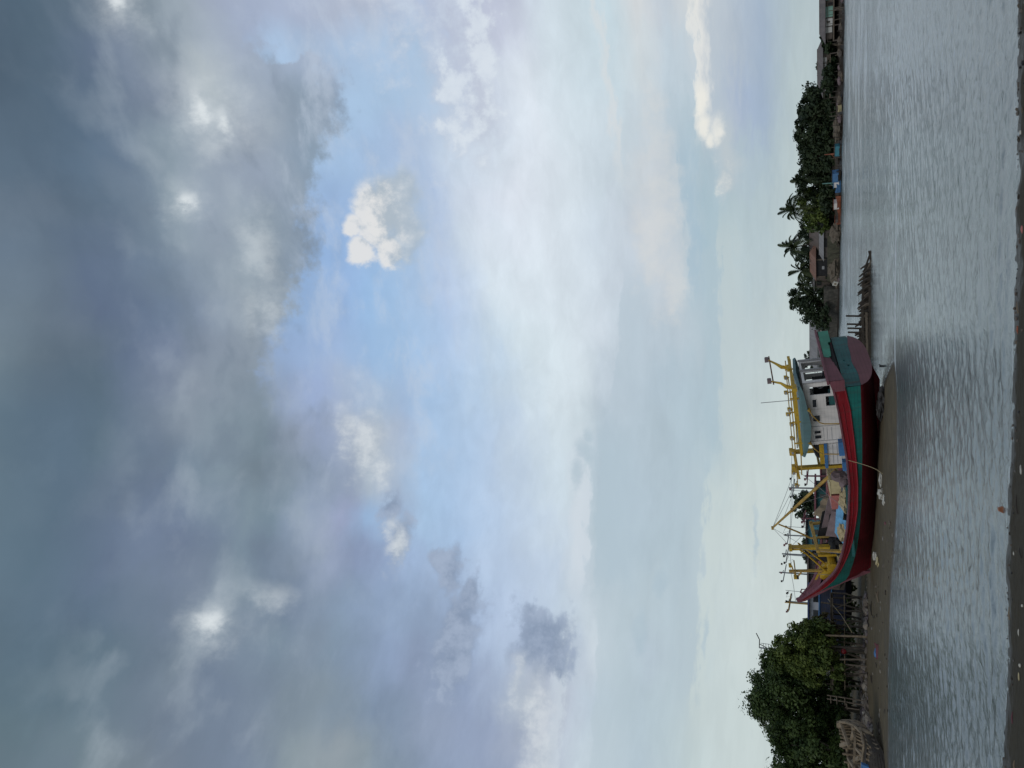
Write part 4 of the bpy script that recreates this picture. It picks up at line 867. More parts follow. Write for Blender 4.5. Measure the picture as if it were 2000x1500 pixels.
def tree(name, label, base, clumps, n, size, m, trunk_r=0.14, group=None, seed=1, sub=12, droop=0.1, limbs=6):
    base = np.array(base, float)
    t = empty(name, base, 0, label, 'tree', group)
    cs = [(np.array(c) - base, np.array(r)) for c, r in clumps]
    leafcloud('crown', cs, n, size, m, t, sub, seed, droop)
    g = random.Random(seed); mb = MB()
    top = sum((c for c, r in cs), np.zeros(3)) / len(cs)
    fork = np.array((top[0] * .25, top[1] * .25, max(0.35, top[2] * 0.45)))
    mb.tube([(0, 0, -0.3), fork * .5 + (0.05, 0, 0), fork], [trunk_r * 1.25, trunk_r, trunk_r * .85], 7)
    for c, r in sorted(cs, key=lambda q: -q[1][0])[:limbs]:
        mid = fork + (c - fork) * .5 + np.array((g.uniform(-.3, .3), g.uniform(-.3, .3), 0.1)) * r[0] * .3
        mb.tube([fork, mid, c + (0, 0, r[2] * .5)], [trunk_r * .7, trunk_r * .4, trunk_r * .12], 5)
    mb.build('trunk', BARK, t, True)
    return t
Y0 = 60.0
tree('mangrove_tree', 'tall dark mangrove tree, the highest crown on the left bank', (atY(1655, 1385, 62)[0], 62, bh(-26.0, 62)),
     [clump(1530, 1360, 62, 60, 62), clump(1490, 1350, 62, 28, 40), clump(1500, 1390, 62, 30, 30), clump(1560, 1330, 61, 60, 40), clump(1575, 1400, 61, 55, 55), clump(1620, 1360, 62, 30, 50), clump(1545, 1300, 62, 50, 40), clump(1520, 1415, 62.5, 30, 30), clump(1484, 1362, 62, 18, 24), clump(1515, 1318, 62, 26, 26), clump(1500, 1290, 62.5, 14, 14), clump(1512, 1400, 62, 20, 24)],
     36000, 0.135, LEAF[0], 0.2, 'mangrove trees on the left bank', 3, 17)
tree('mangrove_tree', 'bright yellow-green mangrove tree in front of the taller dark one', (atY(1655, 1270, 59)[0], 59, bh(-19.5, 59)),
     [clump(1560, 1270, 59, 46, 36), clump(1530, 1290, 59, 30, 28), clump(1590, 1265, 59, 34, 40), clump(1560, 1240, 59.5, 28, 20), clump(1600, 1300, 58.5, 26, 26), clump(1575, 1310, 58.5, 30, 24), clump(1605, 1240, 59, 20, 22), clump(1542, 1258, 59.5, 24, 20), clump(1572, 1226, 59.5, 20, 16), clump(1518, 1278, 60, 18, 18)],
     20000, 0.135, LEAF[1], 0.13, 'mangrove trees on the left bank', 5, 13)
tree('mangrove_tree', 'wide dark green mangrove tree running out of the lower corner behind the broken hull', (atY(1650, 1465, 58)[0], 58, bh(-28, 58)),
     [clump(1575, 1460, 58, 50, 50), clump(1550, 1440, 58.5, 40, 34), clump(1545, 1490, 59, 32, 36), clump(1610, 1445, 58, 34, 44), clump(1620, 1500, 58, 34, 50), clump(1570, 1540, 58, 60, 60), clump(1540, 1420, 59, 24, 20), clump(1630, 1420, 59, 18, 34), clump(1535, 1448, 59.5, 26, 26), clump(1555, 1480, 59.5, 28, 26)],
     28000, 0.135, LEAF[0], 0.18, 'mangrove trees on the left bank', 7, 15)
tree('mangrove_tree', 'small mangrove with rust-tinged leaves beside the white boat', (atY(1650, 1222, 61)[0], 61, bh(-18, 61)),
     [clump(1592, 1222, 61, 22, 16), clump(1605, 1232, 60.5, 24, 18), clump(1580, 1232, 61, 18, 16), clump(1612, 1215, 61, 14, 14)], 5000, 0.13, LEAF[4], 0.08, 'mangrove trees on the left bank', 9, 12)
tree('bush', 'low green bush under the bright mangrove at the top of the mud', (atY(1652, 1312, 58)[0], 58, bh(-20, 58)), [clump(1628, 1310, 58, 22, 14), clump(1640, 1322, 58, 12, 10)], 1300, 0.15, LEAF[1], 0.05, None, 11, 8)
tree('round_tree', 'round dark tree standing behind the cargo boom of the fishing boat', atY(1625, 985, 95), [clump(1562, 985, 95, 15, 18), clump(1575, 975, 95, 16, 14), clump(1570, 998, 95, 18, 14), clump(1590, 985, 95, 20, 20)], 3200, 0.2, LEAF[2], 0.15, None, 13, 14)
tree('round_tree', 'dark crown half hidden behind the yellow forward mast', atY(1625, 1070, 100), [clump(1585, 1065, 100, 14, 16), clump(1580, 1080, 100, 12, 12), clump(1592, 1090, 100, 16, 20), clump(1600, 1050, 100, 16, 18)], 2200, 0.2, LEAF[2], 0.15, None, 14, 12)

FT = 'trees along the far bank'
def fartree(label, y0, base_x, blobs, n, size=0.42, m=2, seed=1, back=14.0):
    b = far_at(1642, y0, back); Y = b[1]
    tree('bushy_tree', label, (b[0], Y, 1.2), [clump(x, y, Y, rx, ry) for x, y, rx, ry in blobs], n, size, LEAF[m], 0.2, FT, seed, 16)
fartree('broad dark tree just left of the long brown roofed house on the far bank', 215, 1640, [(1590, 205, 30, 30), (1600, 185, 26, 14), (1577, 225, 16, 18), (1610, 225, 26, 30), (1585, 190, 16, 12)], 5200, 0.42, 2, 21)
fartree('tallest rounded tree of the dark clump, behind the blue boat with the orange pole', 262, 1640, [(1575, 250, 18, 22), (1590, 265, 30, 28), (1565, 240, 10, 12), (1572, 275, 12, 14), (1610, 255, 24, 34), (1563, 268, 8, 8)], 5400, 0.42, 2, 22)
fartree('open thin-leaved tree with gaps of sky on the far bank', 300, 1640, [(1572, 295, 10, 12), (1566, 288, 6, 6), (1580, 310, 16, 16), (1600, 300, 26, 26), (1571, 318, 8, 7)], 3300, 0.42, 2, 23)
fartree('dark tree left of the thin-leaved tree, behind the white panelled blue boat', 350, 1640, [(1580, 340, 20, 18), (1565, 345, 12, 12), (1590, 362, 28, 22), (1600, 330, 24, 26), (1610, 385, 20, 30)], 4600, 0.42, 2, 24)
fartree('green spreading bush in front of the palms on the far bank', 415, 1640, [(1580, 400, 20, 24), (1590, 425, 20, 22), (1600, 400, 18, 30), (1572, 385, 12, 16), (1605, 440, 12, 14)], 3600, 0.4, 1, 25, 9)
fartree('leafy tree standing alone nearest the stern of the fishing boat', 600, 1632, [(1562, 575, 18, 12), (1556, 590, 14, 10), (1580, 590, 22, 22), (1595, 610, 22, 24), (1575, 615, 14, 16), (1605, 630, 14, 14), (1592, 575, 18, 14), (1548, 572, 6, 7), (1549, 597, 6, 7)], 6000, 0.42, 2, 26, 9)
fartree('dark undergrowth tree below the palm fronds on the far bank', 475, 1640, [(1575, 470, 16, 24), (1570, 500, 16, 20), (1578, 440, 14, 20), (1580, 530, 10, 18)], 3000, 0.4, 2, 27, 24)
fartree('small tree peeping over the grey roof beyond the stern', 702, 1628, [(1582, 700, 10, 12), (1575, 708, 6, 7), (1590, 715, 8, 10)], 1200, 0.36, 2, 28, 22)
fartree('low dark trees between the two stilt houses', 75, 1640, [(1614, 78, 9, 10), (1619, 90, 9, 12), (1616, 66, 6, 6)], 1500, 0.36, 2, 29, 6)
fartree('dark trees behind the brown roofed stilt house', 140, 1640, [(1612, 140, 12, 20), (1618, 120, 12, 18), (1615, 165, 14, 14), (1600, 132, 5, 10)], 2300, 0.4, 2, 30, 12)
fartree('dark bush hiding the near end of the second stilt house', 150, 1640, [(1618, 150, 12, 18), (1624, 128, 9, 12), (1614, 168, 12, 12)], 2000, 0.36, 2, 61, 2.5)
fartree('bush growing over the stone wall below the leafy tree', 590, 1636, [(1610, 575, 9, 16), (1613, 600, 8, 18), (1612, 630, 9, 14)], 1900, 0.36, 2, 62, 2.6)
# scrub all along the far bank reads as one dark mass
gsc = np.random.default_rng(5); cl = []
for y in range(-20, 660, 11):
    b = far_at(1642, y, 9.0); cl.append((np.array((b[0], b[1], 1.5 + gsc.random() * .8)), np.array((1.5, 2.0, 1.0 + gsc.random()))))
for y in range(172, 470, 9):
    b = far_at(1642, y, 17.0); cl.append((np.array((b[0], b[1], 3.4 + gsc.random() * 1.8)), np.array((2.0, 2.0, 2.2 + gsc.random() * 1.2))))
for y in range(556, 650, 9):
    b = far_at(1642, y, 13.0); cl.append((np.array((b[0], b[1], 3.0 + gsc.random())), np.array((1.8, 2.0, 2.0))))
tag(leafcloud('undergrowth', cl, 19000, 0.42, LEAF[2], None, 6, 31), kind='stuff')

def palm(label, y, x_crown, blen, seed, back=12.0, lean=0.0):
    b = far_at(1642, y, back); Y = b[1]; c = atY(x_crown, y - lean, Y)
    t = empty('palm_tree', (b[0], Y, 1.2), 0, label, 'palm tree', 'palms on the far bank')
    top = c - np.array((b[0], Y, 1.2)); g = np.random.default_rng(seed)
    mb = MB(); mb.tube([(0, 0, -.3), top * .5 + (0.15, 0, 0), top], [0.26, 0.19, 0.15], 7); mb.build('trunk', BARK, t, True)
    V = []; F = []; T = []; k = 1.18 * blen * Y / 1329.0
    for i in range(34):
        a = g.random() * 6.28; e = g.uniform(-0.45, 1.45); L = k * g.uniform(.85, 1.1); tint = g.random()
        h = np.array((math.cos(a), math.sin(a), 0)); pts = []
        for j in range(9):
            u = j / 8.0
            pts.append(top + h * L * u * math.cos(e) * (1 - .15 * u) + np.array((0, 0, L * (u * math.sin(e) - 0.55 * u * u * (0.5 + abs(math.cos(e)))))))
        side = np.cross(h, (0, 0, 1))
        for j in range(8):
            for q in (0.0, 0.5):
                p = pts[j] * (1 - q) + pts[j + 1] * q; d = pts[j + 1] - pts[j]; d = d / np.linalg.norm(d)
                w = L * 0.17 * math.sin(math.pi * min(1, (j + q + 0.6) / 8.6)) ** .6
                for s in (-1, 1):
                    tip = p + side * s * w * .8 + d * w * .75 - np.array((0, 0, w * .5)); bw_ = d * L * 0.03
                    n0 = len(V); V += [p - bw_, p + bw_, tip]; F.append((n0, n0 + 1, n0 + 2)); T += [tint] * 3
    npmesh('frond_crown', V, F, LEAF[3], t, T)
    return t
palm('tall palm whose fronds rise highest above the green bush on the far bank', 408, 1550, 34, 41, 10, 0)
palm('tall palm leaning over the long brown roof on the far bank', 482, 1552, 36, 42, 16, 0)
palm('shorter palm with drooping fronds left of the brown roof', 528, 1566, 30, 43, 15, 0)
palm('slim palm with upswept fronds beside the open thin-leaved tree', 352, 1566, 24, 44, 13, 0)
palm('low palm beside the leafy tree nearest the stern', 556, 1572, 22, 45, 12, 0)

# ================================================================== far bank houses
M['tin_brown'] = mat('brown_tin_roof', (0.13, 0.105, 0.095), 0.7, 0.2, 0.6, stain=(0.20, 0.17, 0.15), stretch=(2, 0.3, 0.3))
M['tin_rust'] = mat('rusted_tin_roof', (0.21, 0.115, 0.085), 0.8, 0.25, 0.6, stain=(0.26, 0.18, 0.15), stretch=(2, 0.3, 0.3))
M['tin_grey'] = mat('grey_tin_roof', (0.25, 0.24, 0.24), 0.7, 0.15, 0.6, stain=(0.17, 0.15, 0.14), stretch=(2, 0.3, 0.3))
M['wall_green'] = mat('mint_wall', (0.20, 0.36, 0.30), 0.7, 0.15, 0.8, stain=(0.12, 0.2, 0.17), stretch=(3, 3, .4))
M['wall_white'] = mat('whitewashed_wall', (0.50, 0.50, 0.48), 0.8, 0.12, 0.8, stain=(0.30, 0.28, 0.26))
M['wall_wood'] = mat('dark_board_wall', (0.10, 0.082, 0.070), 0.85, 0.3, 1.2, stretch=(4, 4, .4))
def house(name, label, ya, yb, x_eave, x_ridge, x_floor, back, roof, wall, hip=(0.3, 0.3), depth=6.0, stilts=True, wins=(), group='houses on the far bank'):
    """house on the far bank whose front runs between photo rows ya (right end) and yb (left end)"""
    A = far_at(1642, ya, back); Bp = far_at(1642, yb, back)
    k = 1.0
    def Z(x, P): return float(atY(x, (ya + yb) / 2, P[1])[2])
    mid = (A + Bp) / 2; a = np.array((A[0] - Bp[0], A[1] - Bp[1], 0)); L = np.linalg.norm(a); a /= L
    wins = [(-w[1], -w[0]) + tuple(w[2:]) for w in wins]; hip = (hip[1], hip[0])
    n = np.array((a[1], -a[0], 0)); n = n if n[1] < 0 else -n            # towards the river
    ze, zr, zf = Z(x_eave, mid), Z(x_ridge, mid), Z(x_floor, mid)
    O = np.array((mid[0], mid[1], 0.0)); ang = math.atan2(a[1], a[0])
    t = empty(name, O, ang, label, 'house', group)
    sgn = -1.0                                                           # river side is local -y
    h = L / 2; D = depth
    zl = zf if stilts else 0.4
    w = MB(); w.box((0, D / 2, (ze + zl) / 2 + .1), (L * .94, D * .92, ze - zl)); wo = w.build('wall', wall, t)
    r = MB(); o = .5
    e = [(-h - o, -o, ze - .1), (h + o, -o, ze - .1), (h + o, D + o, ze - .1), (-h - o, D + o, ze - .1)]
    rg = [(-h + hip[0] * L, D / 2, zr), (h - hip[1] * L, D / 2, zr)]
    r.add(e + rg, [(0, 1, 5, 4), (1, 2, 5), (2, 3, 4, 5), (3, 0, 4), (3, 2, 1, 0)])
    ro = r.build('roof', roof, t)
    r2 = MB(); r2.tube(rg, 0.1, 5); r2.build('ridge_cap', roof, ro)
    for (u0, u1, v0, v1, mm) in wins:
        q = MB(); zz0 = zf + (ze - zf) * v0; zz1 = zf + (ze - zf) * v1
        q.box(((u0 + u1) / 2 * L, D * .04 - .06, (zz0 + zz1) / 2), ((u1 - u0) * L, .1, zz1 - zz0))
        wd = q.build('window' if v0 > .15 else 'wall_panel', mm, wo)
        if mm is M['glass'] or mm is M['dark']:
            f = MB(); f.box(((u0 + u1) / 2 * L, D * .04 - .1, zz1 + .05), ((u1 - u0) * L + .2, .12, .1)); f.build('lintel', M['wood'], wd)
    if stilts:
        fl = MB(); fl.box((0, D / 2 - 1.0, zf - .1), (L, D + 1.6, .2)); fl.build('floor_deck', M['wood'], t)
        rl_ = MB(); rl_.beam((-h, -1.75, zf + .9), (h, -1.75, zf + .9), .09)
        nn = max(4, int(L / 1.4))
        for i in range(nn + 1): rl_.beam((-h + L * i / nn, -1.75, zf), (-h + L * i / nn, -1.75, zf + .9), .07)
        rl_.build('porch_railing', M['dark_wood'], t)
        for i in range(max(4, int(L / 2.2)) + 1):
            for yy in (-1.6, 1.2):
                x = -h + L * i / max(4, int(L / 2.2)); p = MB(); p.tube([(x, yy, -.6), (x, yy, zf - .1)], .11, 6); p.build('stilt', M['wall_wood'], t)
        sh_ = MB(); sh_.box((0, D * .55, zf / 2 + .3), (L * .96, .2, max(.4, zf - .8))); sh_.build('back_boarding', M['wall_wood'], t)
    return t
house('stilt_house', 'long stilt house with mint green and white front at the end of the far bank', -60, 68, 1611, 1600.5, 1627, 4.0, M['tin_brown'], M['wall_wood'], (0.28, 0.12), 8.0, True,
      ((-0.5, -0.42, .05, .8, M['wall_white']), (-0.06, 0.11, .02, .95, M['wall_green']), (0.13, 0.25, .05, .85, M['wall_white']), (0.27, 0.36, .1, .95, M['wall_white']), (-0.40, -0.34, .3, .75, M['dark']), (-0.3, -0.16, .02, .9, M['wall_green']), (0.17, 0.2, .35, .7, M['dark']), (-0.12, -0.08, .02, .7, M['dark'])))
house('stilt_house', 'stilt house with a short brown hip roof and small white panels under its eave', 84, 174, 1606.5, 1596.5, 1620, 6.0, M['tin_brown'], M['wall_wood'], (0.06, 0.12), 7.0, True,
      ((-0.36, -0.24, .4, .95, M['wall_white']), (-0.22, -0.1, .45, .9, M['wall_white']), (0.2, 0.28, .4, .95, M['wall_white']), (0.38, 0.44, .5, .95, M['wall_white']), (0.0, 0.14, .25, .8, M['dark'])))
house('low_house', 'long grey-brown roofed house below the leaning palm on the far bank', 442, 510, 1598, 1581, 1612, 11.0, M['tin_brown'], M['wall_wood'], (0.0, 0.0), 5.0, False, ((-.3, -.15, .2, .7, M['dark']), (.1, .3, .2, .7, M['dark'])))
house('low_house', 'lean-to with a second lower grey roof in front of the long brown roofed house', 450, 508, 1608, 1600, 1616, 6.0, M['tin_grey'], M['wall_wood'], (0.0, 0.0), 3.0, False, ((-.2, .1, .1, .8, M['dark']),))
house('open_shed', 'open dark shed under a rusty pinkish tin roof on the far bank', 508, 549, 1593, 1582, 1612, 7.0, M['tin_rust'], M['dark'], (0.0, 0.0), 5.0, False, ((-.45, -.40, 0, 1, M['wood']), (0.40, 0.45, 0, 1, M['wood']), (-.1, .05, .1, .35, M['grey'])))
house('low_house', 'short house with a pale grey roof end beside the rusty shed', 549, 572, 1590, 1584, 1608, 9.0, M['tin_grey'], M['wall_wood'], (0.0, 0.0), 5.0, False, ((-.2, .2, .2, .7, M['dark']),))
house('riverside_house', 'grey roofed house with pale eave seen over the stern of the fishing boat', 640, 745, 1596, 1581, 1618, 12.0, M['tin_grey'], M['wall_wood'], (0.06, 0.1), 8.0, False, ((-.48, .48, .82, 1.0, M['wall_white']), (-.3, -.1, .2, .7, M['wall_white']), (.1, .3, .2, .7, M['dark'])))

# ---- small things along the far bank
def far_box(name, label, cat, ya, yb, xt, xb, depth, m, back=0.5, tilt=0.0, group=None, build=None):
    A = far_at(1642, ya, back); Bp = far_at(1642, yb, back); mid = (A + Bp) / 2
    zt = atY(xt, (ya + yb) / 2, mid[1])[2]; zb = max(0.02, atY(xb, (ya + yb) / 2, mid[1])[2])
    a = Bp - A; L = math.hypot(a[0], a[1])
    t = empty(name, (mid[0], mid[1], zb), math.atan2(a[1], a[0]), label, cat, group)
    return t, L, zt - zb
def small_boat(label, ya, yb, xt, xb, hullm, panel, mastm=None, mast_y=None, mast_xt=1611, panel_u=(-.3, .3), hmul=.55, group='small boats along the far bank'):
    t, L, H = far_box('small_boat', label, 'boat', ya, yb, xt, xb, 2, hullm, 0.2, 0, group)
    hb = MB(); rows = []
    for u in np.linspace(-.55, .55, 9):
        w = 0.9 * max(.12, 1 - (abs(u) / .58) ** 3); s = .25 * (abs(u) / .5) ** 3
        rows.append([(u * L, -w, H * hmul + s), (u * L, -w * .6, 0.0), (u * L, w * .6, 0.0), (u * L, w, H * hmul + s)])
    hb.grid(rows); hb.grid([[r[0], r[3]] for r in [[(p[0], p[1], p[2] - .05) for p in rr] for rr in rows]]); hb.build('hull', hullm, t)
    cb_ = MB(); cb_.box(((panel_u[0] + panel_u[1]) / 2 * L, 0, H * .62), ((panel_u[1] - panel_u[0]) * L, 1.3, H * .75)); c = cb_.build('cabin', panel, t)
    rf_ = MB(); rf_.box(((panel_u[0] + panel_u[1]) / 2 * L, 0, H * 1.0 + .04), ((panel_u[1] - panel_u[0]) * L + .3, 1.6, .08)); rf_.build('cabin_roof', hullm, c)
    if mastm is not None:
        u = ((ya + yb) / 2 - mast_y) / (yb - ya) * -1
        z = atY(mast_xt, mast_y, t.location.y)[2] - t.location.z
        p = MB(); p.tube([(u * L + .1, 0, 0.3), (u * L + .05, 0, z * .6), (u * L, 0, z)], [.2, .12, .09], 6); p.tube([(u * L + .9, 0, H), (u * L, 0, z * .6)], .07, 5); p.build('mast', mastm, t)
    return t
M['orange'] = mat('faded_orange_paint', (0.26, 0.085, 0.045), 0.7, 0.3, 1.5, stain=(.12, .06, .045))
M['teal_boat'] = mat('boat_turquoise_paint', (0.05, 0.20, 0.25), 0.6, 0.2, 1.5)
M['boat_blue'] = mat('boat_bright_blue', (0.07, 0.17, 0.33), 0.6, 0.15, 1.5)
M['sea_green'] = mat('faded_sea_green', (0.12, 0.25, 0.22), 0.6, 0.15, 1.5)
small_boat('teal boxy boat with a faded orange pole under the dark trees of the far bank', 283, 302, 1630, 1643, M['wall_wood'], M['teal_boat'], M['orange'], 298, 1610, (-.55, .45), .3)
small_boat('bright blue boat with a slanting deckhouse on the far bank', 334, 351, 1625, 1642, M['dark_wood'], M['boat_blue'], None, None, 0, (-.5, .5), .3)
small_boat('blue boat with a white deckhouse and pale green mast on the far bank', 351, 374, 1628, 1642, M['boat_blue'], M['white'], M['sea_green'], 355, 1606, (-.48, -.05), .55)
small_boat('orange boat with a square white deckhouse in the middle of the far bank', 383, 406, 1628, 1642, M['orange'], M['white'], None, None, 0, (-.1, .42), .5)
small_boat('low red boat with nets heaped on its bow on the far bank', 407, 436, 1631, 1642, M['orange'], M['wall_wood'], None, None, 0, (.1, .3), .45)
small_boat('small weathered skiff hauled up at the far bank below the second house', 204, 216, 1638, 1644, M['cream'], M['wall_wood'], None, None, 0, (-.1, .1), .9)
t, L, H = far_box('net_heap', 'tan and brown fishing nets heaped on the far bank beside the red boat', 'net', 440, 470, 1620, 1640, 2, None, 1.2)
mb = MB(); mb.lump((0, 0, H * .4), (L * .5, 1.2, H * .6), 3, .5, 4, 2.2); mb.build('netting', M['wood'], t)
t, L, H = far_box('net_heap', 'brown nets draped on a frame left of the blue boat with the orange pole', 'net', 225, 272, 1628, 1641, 2, None, 1.2)
mb = MB(); mb.lump((0, 0, H * .4), (L * .5, 1.0, H * .6), 3, .5, 8, 2.6); mb.build('netting', M['wood'], t)
t, L, H = far_box('net_heap', 'grey-brown rubble of nets and boards below the rusty shed', 'net', 510, 550, 1616, 1638, 2, None, 1.6)
mb = MB(); mb.lump((0, 0, H * .35), (L * .52, 1.2, H * .55), 3, .55, 12, 2.6); mb.build('netting', M['wood'], t)
t, L, H = far_box('polystyrene_box', 'tilted white box lying on the far bank below the leafy tree', 'box', 547, 557, 1626, 1637, 1, None, 0.4)
mb = MB(); mb.box((0, 0, H * .5), (L * .8, .8, H * .8), [(math.cos(.3), 0, math.sin(.3)), (0, 1, 0), (-math.sin(.3), 0, math.cos(.3))]); o = mb.build('box_body', M['cloth'], t)
mb = MB(); mb.box((0, .42, H * .5), (L * .35, .03, H * .35)); mb.build('box_label', M['pale_wood'], t)
t, L, H = far_box('retaining_wall', 'low mossy stone wall along the far bank left of the nets', 'wall', 455, 545, 1616, 1639, 2, None, 2.6)
mb = MB(); mb.box((0, .5, H * .5), (L, 1.0, H), None); mb.build('stone_face', mat('mossy_stone', (0.070, 0.066, 0.044), 0.9, 0.4, 1.2, 0.4, stain=(.05, .05, .035), stain_amt=.8), t)
t, L, H = far_box('retaining_wall', 'dark stone wall at the water near the stern of the fishing boat', 'wall', 560, 662, 1606, 1636, 2, None, 2.0)
mb = MB(); mb.box((0, .5, H * .45), (L, 1.0, H * .9)); mb.build('stone_face', mat('dark_rubble_stone', (0.066, 0.060, 0.050), 0.9, 0.4, 1.6, 0.5, stain=(.035, .035, .03), stain_amt=.8), t)
g = random.Random(12)
for i in range(46):
    y = g.uniform(-10, 655); p = far_at(1642, y, g.uniform(-.6, 1.6)); h = g.uniform(.9, 2.6)
    mb = MB(); mb.tube([(0, 0, -.6), (g.uniform(-.25, .25), 0, h)], [.085, .06], 5)
    o = mb.build('bank_stake', M['dark_wood'] if i % 3 else M['wood']); o.location = (float(p[0]), float(p[1]), 0.0)
    tag(o, 'thin wooden stake at the water edge of the far bank', 'stake', 'stakes along the far bank')
for i in range(60):
    y = g.uniform(-10, 655); p = far_at(1642, y, g.uniform(.2, 3.0)); r = g.uniform(.25, .7)
    mb = MB(); mb.lump((0, 0, 0), (r * 1.4, r, r * .7), 2, .4, i)
    o = mb.build('bank_rock', [M['wood'], M['mauve'], M['dark_wood'], M['wall_wood']][i % 4]); o.location = (float(p[0]), float(p[1]), 0.3 + .12 * i % .5)
    tag(o, 'lump of stone or debris lying on the mud of the far bank', 'rock', 'rocks and debris on the far bank')

# ================================================================== boats lying behind the bow
def bgboat(label, y, Y, L, ang, hullm, trimm, cabm, roofm, cab=(-.1, .25), ch=2.1, hh=1.9, mastm=None, masts=((-.3, 3.0), (.35, 2.2)), zoff=None, lamps=True):
    b = atY(1640, y, Y); z0 = bh(b[0], Y) - .25 if zoff is None else zoff
    t = empty('moored_boat', (b[0], Y, z0), ang, label, 'boat', 'fishing boats laid up behind the grounded one')
    h = MB(); us = np.linspace(-.5, .5, 15); rows = []
    for u in us:
        w = (L * .14) * max(.05, 1 - max(0, u - .1) ** 2.2 / .4 ** 2.2) * (1 if u > -.4 else .92); s = 1.5 * max(0, u) ** 2 * 2.2 + .5 * max(0, -u - .2) ** 1.5
        rows.append([(u * L, -w * 1.02, hh + s), (u * L, -w, hh * .62 + s * .9), (u * L, -w * .75, .5 + s * .4), (u * L, 0, s * .55), (u * L, w * .75, .5 + s * .4), (u * L, w, hh * .62 + s * .9), (u * L, w * 1.02, hh + s)])
    h.use(0); h.grid(rows); h.add(rows[0], [tuple(range(7))]); h.use(1)
    for sd_ in (0, 6): h.tube([r[sd_] for r in rows], .08, 5)
    for sd_ in (1, 5): h.tube([r[sd_] for r in rows], .06, 5)
    h.build('hull', [hullm, trimm], t)
    d = MB(); d.grid([[(r[0][0], r[1][1] * .97, hh * .7 + (r[0][2] - hh) * .8), (r[0][0], r[5][1] * .97, hh * .7 + (r[0][2] - hh) * .8)] for r in rows]); d.build('deck', M['deck'], t)
    c0, c1 = cab[0] * L, cab[1] * L; w = L * .105
    c = MB(); c.prism([(c0, -w, hh * .65), (c1, -w, hh * .65), (c1 - .25, -w, hh * .65 + ch), (c0, -w, hh * .65 + ch)], (0, 2 * w, 0)); co = c.build('wheelhouse', cabm, t)
    n = 3
    for i in range(n):
        for sd_ in (-1, 1):
            x = c0 + (c1 - c0) * (i + .5) / n; q = MB(); q.box((x, sd_ * (w + .005), hh * .65 + ch * .68), ((c1 - c0) / n * .55, .03, ch * .26)); q.build('window', M['glass'], co)
    q = MB(); q.box((c1 - .1, 0, hh * .65 + ch * .68), (.08, w * 1.5, ch * .28)); q.build('front_window', M['glass'], co)
    r = MB(); r.box(((c0 + c1) / 2, 0, hh * .65 + ch + .06), (c1 - c0 + .9, 2 * w + .7, .14)); r.box(((c0 + c1) / 2, 0, hh * .65 + ch * .47), (c1 - c0 + .06, 2 * w + .05, .12)); r.build('roof', roofm, t)
    mm = mastm or M['ochre']
    for u, H in masts:
        m = MB(); m.tube([(u * L, 0, hh * .7), (u * L + .1, 0, hh + H)], [.09, .06], 6); m.tube([(u * L - .7, 0, hh + H * .82), (u * L + .9, 0, hh + H * .9)], .045, 5); m.tube([(u * L, -.8, hh + H * .9), (u * L, .8, hh + H * .9)], .04, 5)
        mo = m.build('mast', mm, t)
        if lamps:
            for k, (dx, dy) in enumerate(((-.7, 0), (.9, 0), (0, .8))):
                l = MB(); l.box((u * L + dx, dy, hh + H * .9 + .12), (.16, .14, .15)); l.build('lamp', M['dark'] if (k + int(u * 20)) % 4 else M['maroon'], mo)
    a = MB(); a.tube([(c0 + .4, .2, hh * .65 + ch), (c0 + .4, .2, hh * .65 + ch + 2.0)], .02, 4)
    a.tube([(c0 + .4, .2, hh * .65 + ch + 1.7), (c0 + 1.0, .2, hh * .65 + ch + 1.95), (c0 + .75, .2, hh * .65 + ch + 1.35), (c0 + 1.3, .2, hh * .65 + ch + 1.6)], .018, 4); a.build('aerial', M['wire'], t)
    return t
M['boat_white'] = mat('hull_white_paint', (0.52, 0.53, 0.55), 0.55, 0.1, 1.0, stain=(0.32, 0.31, 0.30))
M['navy'] = mat('navy_trim', (0.04, 0.06, 0.14), 0.6, 0.2, 1.0)
M['grimy_navy'] = mat('grimy_navy_hull', (0.035, 0.045, 0.085), 0.7, 0.3, 1.0, stain=(0.07, 0.06, 0.05), stain_amt=0.8, runs=0.6, seams=0.4)
bgboat('white fishing boat with navy trim behind the bow of the grounded red boat', 1196, 71, 9.0, R(196), M['grimy_navy'], M['boat_blue'], M['boat_white'], M['navy'], (-.2, .3), 1.75, 2.6, M['ochre'], ((-.05, 2.9), (.3, 2.3), (.43, 2.0)), 0.95)
bgboat('fishing boat with a dark turquoise wheelhouse behind the leaning boards of the red boat', 1030, 68, 11.0, R(172), M['wall_wood'], M['maroon'], M['teal_boat'], M['dark'], (-.02, .2), 1.9, 2.2, M['wire'], ((.24, 3.2), (-.3, 2.6)), 1.15)
bgboat('green fishing boat with maroon posts behind the cargo boom', 952, 66, 10.0, R(160), M['wall_wood'], M['maroon'], M['teal_old'], M['maroon'], (.0, .2), 1.6, 2.2, M['maroon'], ((.3, 2.0), (-.1, 1.7)), .75)
bgboat('brown fishing boat with many aerials between the yellow mast and the white boat', 1105, 74, 10.0, R(185), M['wall_wood'], M['maroon'], M['wall_wood'], M['tin_brown'], (-.1, .25), 1.8, 2.3, M['wire'], ((.1, 3.6), (-.25, 3.2), (.36, 3.0)), 1.2)
b = atY(1600, 998, 62.5); t = empty('net_heap', (b[0], b[1], bh(b[0], 62.5)), 0.2, 'heap of cream nets with yellow floats behind the cargo boom', 'net')
zz = b[2] - bh(b[0], 62.5)
mb = MB(); mb.lump((0, 0, zz * .45), (1.35, 0.9, zz * .62), 3, .4, 21, 2.4); mb.build('netting', M['pale_wood'], t)
mb = MB(); mb.box((0, .1, zz * .2), (2.8, 1.9, zz * .4)); mb.build('drying_rack', M['dark_wood'], t)
g = random.Random(4)
